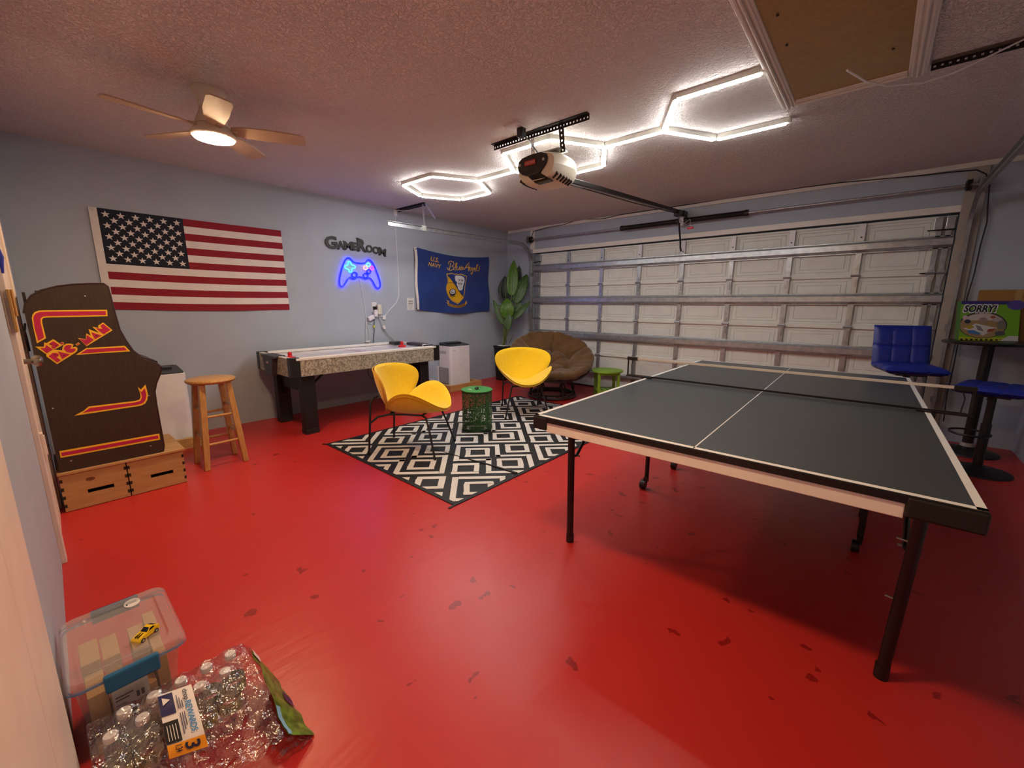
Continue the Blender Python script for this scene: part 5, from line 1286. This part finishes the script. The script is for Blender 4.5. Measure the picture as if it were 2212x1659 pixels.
for pts, c_ in (([(-.18, .115), (-.14, .138), (-.115, .115), (-.15, .095)], 'B89A30'), ([(-.165, .088), (-.12, .09), (-.065, .062), (-.085, .05), (-.15, .06)], '4A78B4'), ([(-.02, .10), (.03, .108), (.012, .085), (-.03, .07)], 'A0482C'), ([(-.11, .135), (-.075, .125), (-.05, .08), (-.09, .09)], '8A8088')):
    gpoly(pts, .0036, .0042, 'board_patch', gm('game_patch_'+c_, c_))
for cx0, cy0, rx_, ry_, c_ in ((-.165, .165, .022, .018, '2E3440'), (-.06, .175, .03, .028, 'A08880'), (.035, .185, .035, .022, 'B8AAA8'), (.065, .14, .03, .04, '7E7A6E'), (.005, .205, .018, .012, 'B05038'), (.06, .065, .035, .02, '5A5660')):
    gpoly(circ(cx0, cy0, rx_, 12, ry_), .003, .0039, 'picture_shape', gm('game_shape_'+c_, c_))
gpoly(circ(-.185, .20, .018, 14), .004, .0046, 'cover_sticker', gm('game_sticker', 'D8BCC0'))
gpoly([(.06, 0), (.185, 0), (.185, .045), (.12, .045)], .0018, .0024, 'cover_corner', gm('game_white', 'DAD6D4'))
for (off_, m_, w_, off3) in ((.09, gm('game_letter_outline', 'E6E2EA'), .0026, 0), (.03, gm('game_letter_black', '141018'), .0034, 0)):
    vs, fs, ar_ = text_poly('SORRY!', off_, .25); mb = MB()
    ex = .010 if off_ > .05 else 0
    mb.add([gbp(-.198-ex+u*(.225+2*ex), gh-.098-ex+v*(.062+2*ex)+.0*u, w_) for u, v in vs], fs); mb.build('title_lettering', m_, gb, world=False)
cb = thing('carton', 'plain brown cardboard carton behind the board game on the bar table', 'carton', (5.945, -.06, BTZ), 0)
MB().bx(-.16, .20, -.04, .04, .0, .44).build('box', cardboard, cb, world=False, bevel=.003)
MB().bx(.05, .09, -.0408, .0408, .0, .4408).build('packing_tape', mat('clear_tape', 'A88450', .3), cb, world=False)
MB().bx(-.16, .20, -.001, .001, .44, .4406).build('flap_seam', mat('dark_joint_gap', '241A12', .8), cb, world=False)

# ================================================================== storage bin
LZ0 = .290
bn = thing('storage_bin', 'clear plastic storage bin with blue latches beside the water bottles', 'storage bin', (3.44, -5.69, 0))
clear = mat('frosted_clear_plastic', 'D2CEC8', .25, alpha=.27); lidm = mat('frosted_lid_plastic', 'CFCDCC', .2, alpha=.31); latch_m = mat('teal_blue_latch', '1F6390', .35); gask = mat('blue_gasket', '6E8FC0', .4, alpha=.85)
def rrect(x0, x1, y0, y1, r=.03, n=4):
    o = []
    for cx0, cy0, a0 in ((x1-r, y1-r, 0), (x0+r, y1-r, pi/2), (x0+r, y0+r, pi), (x1-r, y0+r, 3*pi/2)):
        for i in range(n+1): o.append((cx0+r*cos(a0+i*pi/2/n), cy0+r*sin(a0+i*pi/2/n)))
    return o
def loft(levels, par, nm, m_, cap0=True, cap1=True):
    vs = []; n = len(levels[0][0])
    for pts, z in levels: vs += [(x, y, z) for x, y in pts]
    fs = []
    for k in range(len(levels)-1): fs += [(k*n+i, k*n+(i+1) % n, (k+1)*n+(i+1) % n, (k+1)*n+i) for i in range(n)]
    if cap0: fs.append(tuple(range(n-1, -1, -1)))
    if cap1: fs.append(tuple((len(levels)-1)*n+i for i in range(n)))
    return MB().add(vs, fs).build(nm, m_, par, smooth=True)
loft([(rrect(3.31, 3.565, -5.785, -5.600), .002), (rrect(3.275, 3.60, -5.803, -5.572), LZ0-.045), (rrect(3.268, 3.607, -5.808, -5.566), LZ0-.022)], bn, 'body', clear, True, False)
loft([(rrect(3.262, 3.613, -5.813, -5.561), LZ0-.034), (rrect(3.262, 3.613, -5.813, -5.561), LZ0-.024)], bn, 'gasket', gask, False, False)
ld = loft([(rrect(3.255, 3.622, -5.818, -5.555), LZ0-.024), (rrect(3.255, 3.622, -5.818, -5.555), LZ0-.010), (rrect(3.262, 3.615, -5.811, -5.562), LZ0), (rrect(3.295, 3.585, -5.785, -5.588), LZ0), (rrect(3.30, 3.58, -5.78, -5.593), LZ0-.006)], bn, 'lid', lidm, False, True)
loft([(rrect(3.254, 3.623, -5.819, -5.554), LZ0-.026), (rrect(3.254, 3.623, -5.819, -5.554), LZ0-.021)], ld, 'lid_edge', gask, False, False)
MB().bx(3.612, 3.632, -5.745, -5.625, LZ0-.062, LZ0-.008).build('latch', latch_m, bn, bevel=.006)
MB().bx(3.248, 3.262, -5.745, -5.625, LZ0-.05, LZ0-.004).build('latch', mat('dark_blue_latch', '24487A', .35), bn, bevel=.004)
c_ = P(285, 1301, 2, LZ0-.003); stk = MB().prism(circ(c_.x, c_.y, .026, 24, .021), lambda u, v, q: (u, v, q), LZ0-.0055, LZ0-.004).build('round_sticker', mat('white_sticker', 'E4DCD8', .5), ld)
for q in (-.010, -.004, .002): MB().bx(c_.x+q-.001, c_.x+q+.001, c_.y-.012, c_.y+.012, LZ0-.004, LZ0-.0036).build('sticker_print', mat('grey_print', '8A8A90', .8), ld)
MB().bx(c_.x-.002, c_.x+.010, c_.y-.016, c_.y-.012, LZ0-.004, LZ0-.0036).build('sticker_print', mat('dark_print', '303034', .8), ld)
lbx = 3.583
MB().bx(lbx-.004, lbx-.003, -5.735, -5.655, .13, .225).build('label_sheet', mat('notice_paper', 'DCDBD8', .8), bn)
for i, (ya_, yb_, zz, hh) in enumerate(((-5.70, -5.685, .205, .012), (-5.73, -5.69, .165, .004), (-5.73, -5.70, .155, .004), (-5.685, -5.678, .14, .02), (-5.674, -5.667, .14, .02), (-5.73, -5.71, .14, .003))):
    MB().bx(lbx-.003, lbx-.0025, ya_, yb_, zz, zz+hh).build('label_print', mat('teal_print', '2A6A8A', .6) if i == 0 else mat('dark_print', '303034', .8), bn)
boxm = mat('tan_small_box', 'C79A62', .7, col2='BD9058', cscale=5)
for (x0, x1, y0, y1, z1) in ((3.33, 3.452, -5.785, -5.742, .232), (3.33, 3.452, -5.738, -5.698, .222), (3.456, 3.566, -5.783, -5.742, .20), (3.456, 3.566, -5.738, -5.70, .185), (3.36, 3.50, -5.672, -5.634, .236), (3.325, 3.44, -5.630, -5.600, .244), (3.505, 3.566, -5.69, -5.636, .15), (3.445, 3.562, -5.630, -5.602, .22)):
    o = MB().bx(x0, x1, y0, y1, .006, z1).build('small_box', boxm, bevel=.002)
    tag(o, 'small tan box packed upright inside the clear storage bin', 'box', 'small tan boxes inside the storage bin')

# ------------------------------------------------------------------ toy car on the lid
pa, pb = P(290, 1391, 2, LZ0), P(338, 1353, 2, LZ0)
d_ = (pb-pa); tcz = LZ0-.006
tc_ = thing('toy_car', 'small yellow toy sports car on the bin lid', 'toy car', ((pa.x+pb.x)/2, (pa.y+pb.y)/2, tcz), atan2(d_.y, d_.x)+pi)
yc_ = mat('yellow_car_paint', 'F2C40A', .2, coat=.5)
Lc = d_.length*.97
prof = [(-.50, .006), (.49, .006), (.50, .012), (.40, .0165), (.18, .020), (.05, .0205), (-.10, .0285), (-.24, .029), (-.44, .021), (-.50, .019)]
def carf(u, v, q): return (u*Lc, q*(1-.22*max(0, (v-.018)/.011)), v)
MB().prism(prof, carf, -.0145, .0145).build('body', yc_, tc_, world=False, bevel=.0015, fixn=True)
glm = mat('black_car_glass', '0C0D0F', .1)
MB().prism([(.05, .0212), (-.09, .0287), (-.09, .0291), (.06, .0212)], carf, -.0115, .0115).build('windscreen', glm, tc_, world=False, fixn=True)
MB().prism([(-.25, .0293), (-.41, .0232), (-.41, .0236), (-.25, .0297)], carf, -.011, .011).build('rear_window', glm, tc_, world=False, fixn=True)
for s in (-1, 1): MB().prism([(.0, .0215), (-.10, .0272), (-.22, .0275), (-.30, .0225)], carf, s*.0140, s*.0149).build('side_window', glm, tc_, world=False, fixn=True)
for sy in (-.004, .004): MB().bx(.12*Lc, .40*Lc, sy-.0012, sy+.0012, .0172, .0212).build('bonnet_stripe', glm, tc_, world=False)
for sx in (-.31, .30):
    for s in (-1, 1):
        wq = MB().cyl((sx*Lc, s*.0105, .0065), (sx*Lc, s*.0155, .0065), .0065, n=14).build('wheel', black_plastic, tc_, world=False)
        MB().cyl((sx*Lc, s*.0154, .0065), (sx*Lc, s*.0159, .0065), .0035, n=10).build('hub', wht_steel, wq, world=False)

# ================================================================== bottled water pack
bot_m = mat('clear_bottle_plastic', 'D4DADF', .1, alpha=.16, spec=.9); cap_m = mat('white_bottle_cap', 'ECE6E2', .4); lab_m = mat('bottle_label_print', '3E5A3A', .5, col2='C8C070', cscale=30)
brof = [(.001, .0), (.026, .0), (.031, .008), (.0305, .05), (.029, .058), (.031, .066), (.031, .125), (.028, .145), (.016, .172), (.0125, .180), (.0125, .188)]
proto_b = None
def bottle(x, y):
    global proto_b
    lab_ = 'clear capped water bottle in the wrapped row against the storage bin' if x < 3.72 else 'clear capped water bottle in the wrapped row away from the storage bin'
    if proto_b is None:
        t = thing('water_bottle', lab_, 'bottle', (x, y, .002), 0, 'water bottles in the wrapped pack')
        MB().lathe(brof, (0, 0, 0), 20, True, False).build('body', bot_m, t, world=False, smooth=True)
        MB().lathe([(.0315, .068), (.0315, .110)], (0, 0, 0), 20, False, False).build('label', lab_m, t, world=False, smooth=True)
        MB().lathe([(.0145, .186), (.0150, .188), (.0150, .200), (.0138, .2025), (.001, .2025)], (0, 0, 0), 20, True, False).build('cap', cap_m, t, world=False, smooth=True)
        proto_b = t
    else: dup(proto_b, (x, y, .002), random.uniform(0, 6), lab_)
for x, y in [(3.690, v) for v in (-5.468, -5.531, -5.594, -5.657, -5.720)]+[(3.752, v) for v in (-5.498, -5.562, -5.626, -5.689, -5.752)]: bottle(x, y)
wr = thing('plastic_wrap', 'torn clear plastic wrap with printed labels draped over the water bottles', 'plastic wrap', (3.80, -5.61, 0))
wx0, wx1, wy0, wy1 = 3.652, 3.985, -5.792, -5.424
caps_xy = [(3.690, v) for v in (-5.468, -5.531, -5.594, -5.657, -5.720)]+[(3.752, v) for v in (-5.498, -5.562, -5.626, -5.689, -5.752)]
def wrapz(x, y):
    h = .186
    if x > 3.77: t = min(1, (x-3.77)/.20); h = .186-.115*(t*t*(3-2*t))
    for cx0, cy0 in caps_xy:
        d2_ = (x-cx0)**2+(y-cy0)**2; h = max(h, .210-1.1*max(0, sqrt(d2_)-.017)) if d2_ < .0016 else h
    k = .35 if x < 3.78 else 1.0
    return h+k*(.010*mnoise.noise((x*22, y*22, 0))+.014*abs(mnoise.noise((x*38, y*30, 3.0)))+.005*mnoise.noise((x*90, y*80, 1)))
def wrapf(u, v):
    e = .16
    if u < e: x, ku = wx0+.006*mnoise.noise((0, v*20, u*20)), u/e
    elif u > 1-e: x, ku = wx1+.012*mnoise.noise((3, v*20, u*20)), (1-u)/e
    else: x, ku = wx0+(wx1-wx0)*(u-e)/(1-2*e), 1
    if v < e: y, kv = wy0+.004*mnoise.noise((u*20, 0, v*20)), v/e
    elif v > 1-e: kv = (1-v)/e; y = wy1+.07*(1-kv)+.006*mnoise.noise((u*20, 5, v*20))
    else: y, kv = wy0+(wy1-wy0)*(v-e)/(1-2*e), 1
    return (x, y, .003+wrapz(min(max(x, wx0), wx1), min(max(y, wy0), wy1))*min(ku, kv))
def clear_film(name, tint, fac, rough, bscale, bstr):
    M = bpy.data.materials.new(name); M.use_nodes = True; nt = M.node_tree; N = nt.nodes; L_ = nt.links
    for n_ in list(N):
        if n_.type == 'BSDF_PRINCIPLED': N.remove(n_)
    out = [n_ for n_ in N if n_.type == 'OUTPUT_MATERIAL'][0]
    tr_ = N.new('ShaderNodeBsdfTransparent'); tr_.inputs[0].default_value = lin(tint)
    gl = N.new('ShaderNodeBsdfGlossy'); gl.inputs['Roughness'].default_value = rough; gl.inputs[0].default_value = (1, 1, 1, 1)
    mx = N.new('ShaderNodeMixShader'); mx.inputs[0].default_value = fac
    tc = N.new('ShaderNodeTexCoord'); nz = N.new('ShaderNodeTexNoise'); nz.inputs['Scale'].default_value = bscale; nz.inputs['Detail'].default_value = 3
    L_.new(tc.outputs['Object'], nz.inputs['Vector'])
    bp = N.new('ShaderNodeBump'); bp.inputs['Strength'].default_value = bstr; bp.inputs['Distance'].default_value = .02
    L_.new(nz.outputs['Fac'], bp.inputs['Height']); L_.new(bp.outputs[0], gl.inputs['Normal'])
    L_.new(tr_.outputs[0], mx.inputs[1]); L_.new(gl.outputs[0], mx.inputs[2]); L_.new(mx.outputs[0], out.inputs[0])
    return M
film = clear_film('clear_shrink_film', 'F4F2F4', .17, .12, 34, .9)
MB().grid(wrapf, 110, 110).build('film', film, wr, smooth=True)
def wl_(u, v, off):       # label strip in photo coordinates, on the film
    a, b_, c2_, d2_ = (340, 1503), (413, 1478), (450, 1612), (366, 1640)
    x = (a[0]*(1-u)+b_[0]*u)*(1-v)+(d2_[0]*(1-u)+c2_[0]*u)*v; y = (a[1]*(1-u)+b_[1]*u)*(1-v)+(d2_[1]*(1-u)+c2_[1]*u)*v
    z = .2165-.045*v*v+.003*sin(v*9+u*2)
    p = P(x, y, 2, z+off); return (p.x, p.y, z+off)
def strip(u0, u1, v0, v1, off, nm, m_, n=10): MB().grid(lambda a, c: wl_(u0+(u1-u0)*a, v0+(v1-v0)*c, off), n, n).build(nm, m_, wr, smooth=True)
strip(.0, 1, 0, 1, 0, 'printed_label', mat('label_white', 'E8DEDA', .4), 16)
strip(.0, .42, .02, .34, .002, 'label_navy_block', mat('label_navy', '221D55', .4)); strip(.0, .42, .44, .78, .002, 'label_black_block', mat('label_black', '1A1716', .4))
strip(.0, 1, .80, 1.0, .002, 'label_orange_block', mat('label_orange', 'EE9A12', .4))
def wtext(s_, u0, u1, v0, v1, m_, off=.004):
    vs, fs, ar_ = text_poly(s_, .02); mb = MB(); mb.add([wl_(u1-(1-b_)*0-(1-b_)*0-(u1-u0)*(1-b_) if False else u0+(u1-u0)*b_, v0+(v1-v0)*a, off) for a, b_ in vs], fs); mb.build('label_lettering', m_, wr)
lb_ = mat('label_blue_ink', '3A86C0', .4); li = mat('label_dark_ink', '221D40', .4)
wtext('REWARDS', .70, .88, .22, .70, lb_); wtext('drop', .66, .86, .03, .20, li); wtext('3', .45, .85, .83, .95, li); wtext('1.34', .20, .38, .83, .94, li)
for i, u in enumerate((.50, .56, .62)): strip(u, u+.022, .08+.05*i, .30, .004, 'label_small_print', li, 3); strip(u, u+.022, .36, .70-.06*i, .004, 'label_small_print', li, 3)
MB().grid(lambda a, c: wl_(.10+.22*a*(1-c), .06+.12*(c*.5+a*.5), .004), 3, 3).build('label_mountain_mark', MATS['label_white'], wr)
for i in range(4): strip(.08+.08*i, .10+.08*i, .50, .74, .004, 'label_table_rule', MATS['label_white'], 3)
grn = mat('green_leaf_print', '6A9230', .3, col2='3A5C18', cscale=38)
def sidef(a, c, off=.0): 
    x = 3.675+.30*a; top = min(.19, wrapz(x, wy1-.01)-.004); return (x, wy1+.008+.07*(1-c)+off*.6+.003*sin(a*21), .004+top*(c*.95)+off)
MB().grid(lambda a, c: sidef(a, c), 30, 10).build('green_side_print', grn, wr, smooth=True)
MB().grid(lambda a, c: sidef(.45+.16*a, .0+.34*c, .003), 6, 6).build('navy_side_print', mat('label_navy', '221D55', .4), wr, smooth=True)
MB().grid(lambda a, c: sidef(.02+.12*a, .72+.24*c, .003), 6, 6).build('white_side_tag', MATS['label_white'], wr, smooth=True)
MB().grid(lambda a, c: sidef(.72+.28*a, .86+.14*c, .003), 6, 3).build('blue_side_edge', mat('label_pale_blue', '7FB4D8', .4), wr, smooth=True)
MB().grid(lambda a, c: (wx0-.004, wy0+.02+.20*a, .01+.075*c+.01*sin(a*7)), 12, 4).build('blue_lower_print', MATS['label_pale_blue'], wr, smooth=True)
MB().grid(lambda a, c: (wx0+.05+.26*a, wy0-.004, .01+.07*c), 12, 4).build('blue_lower_print', MATS['label_pale_blue'], wr, smooth=True)
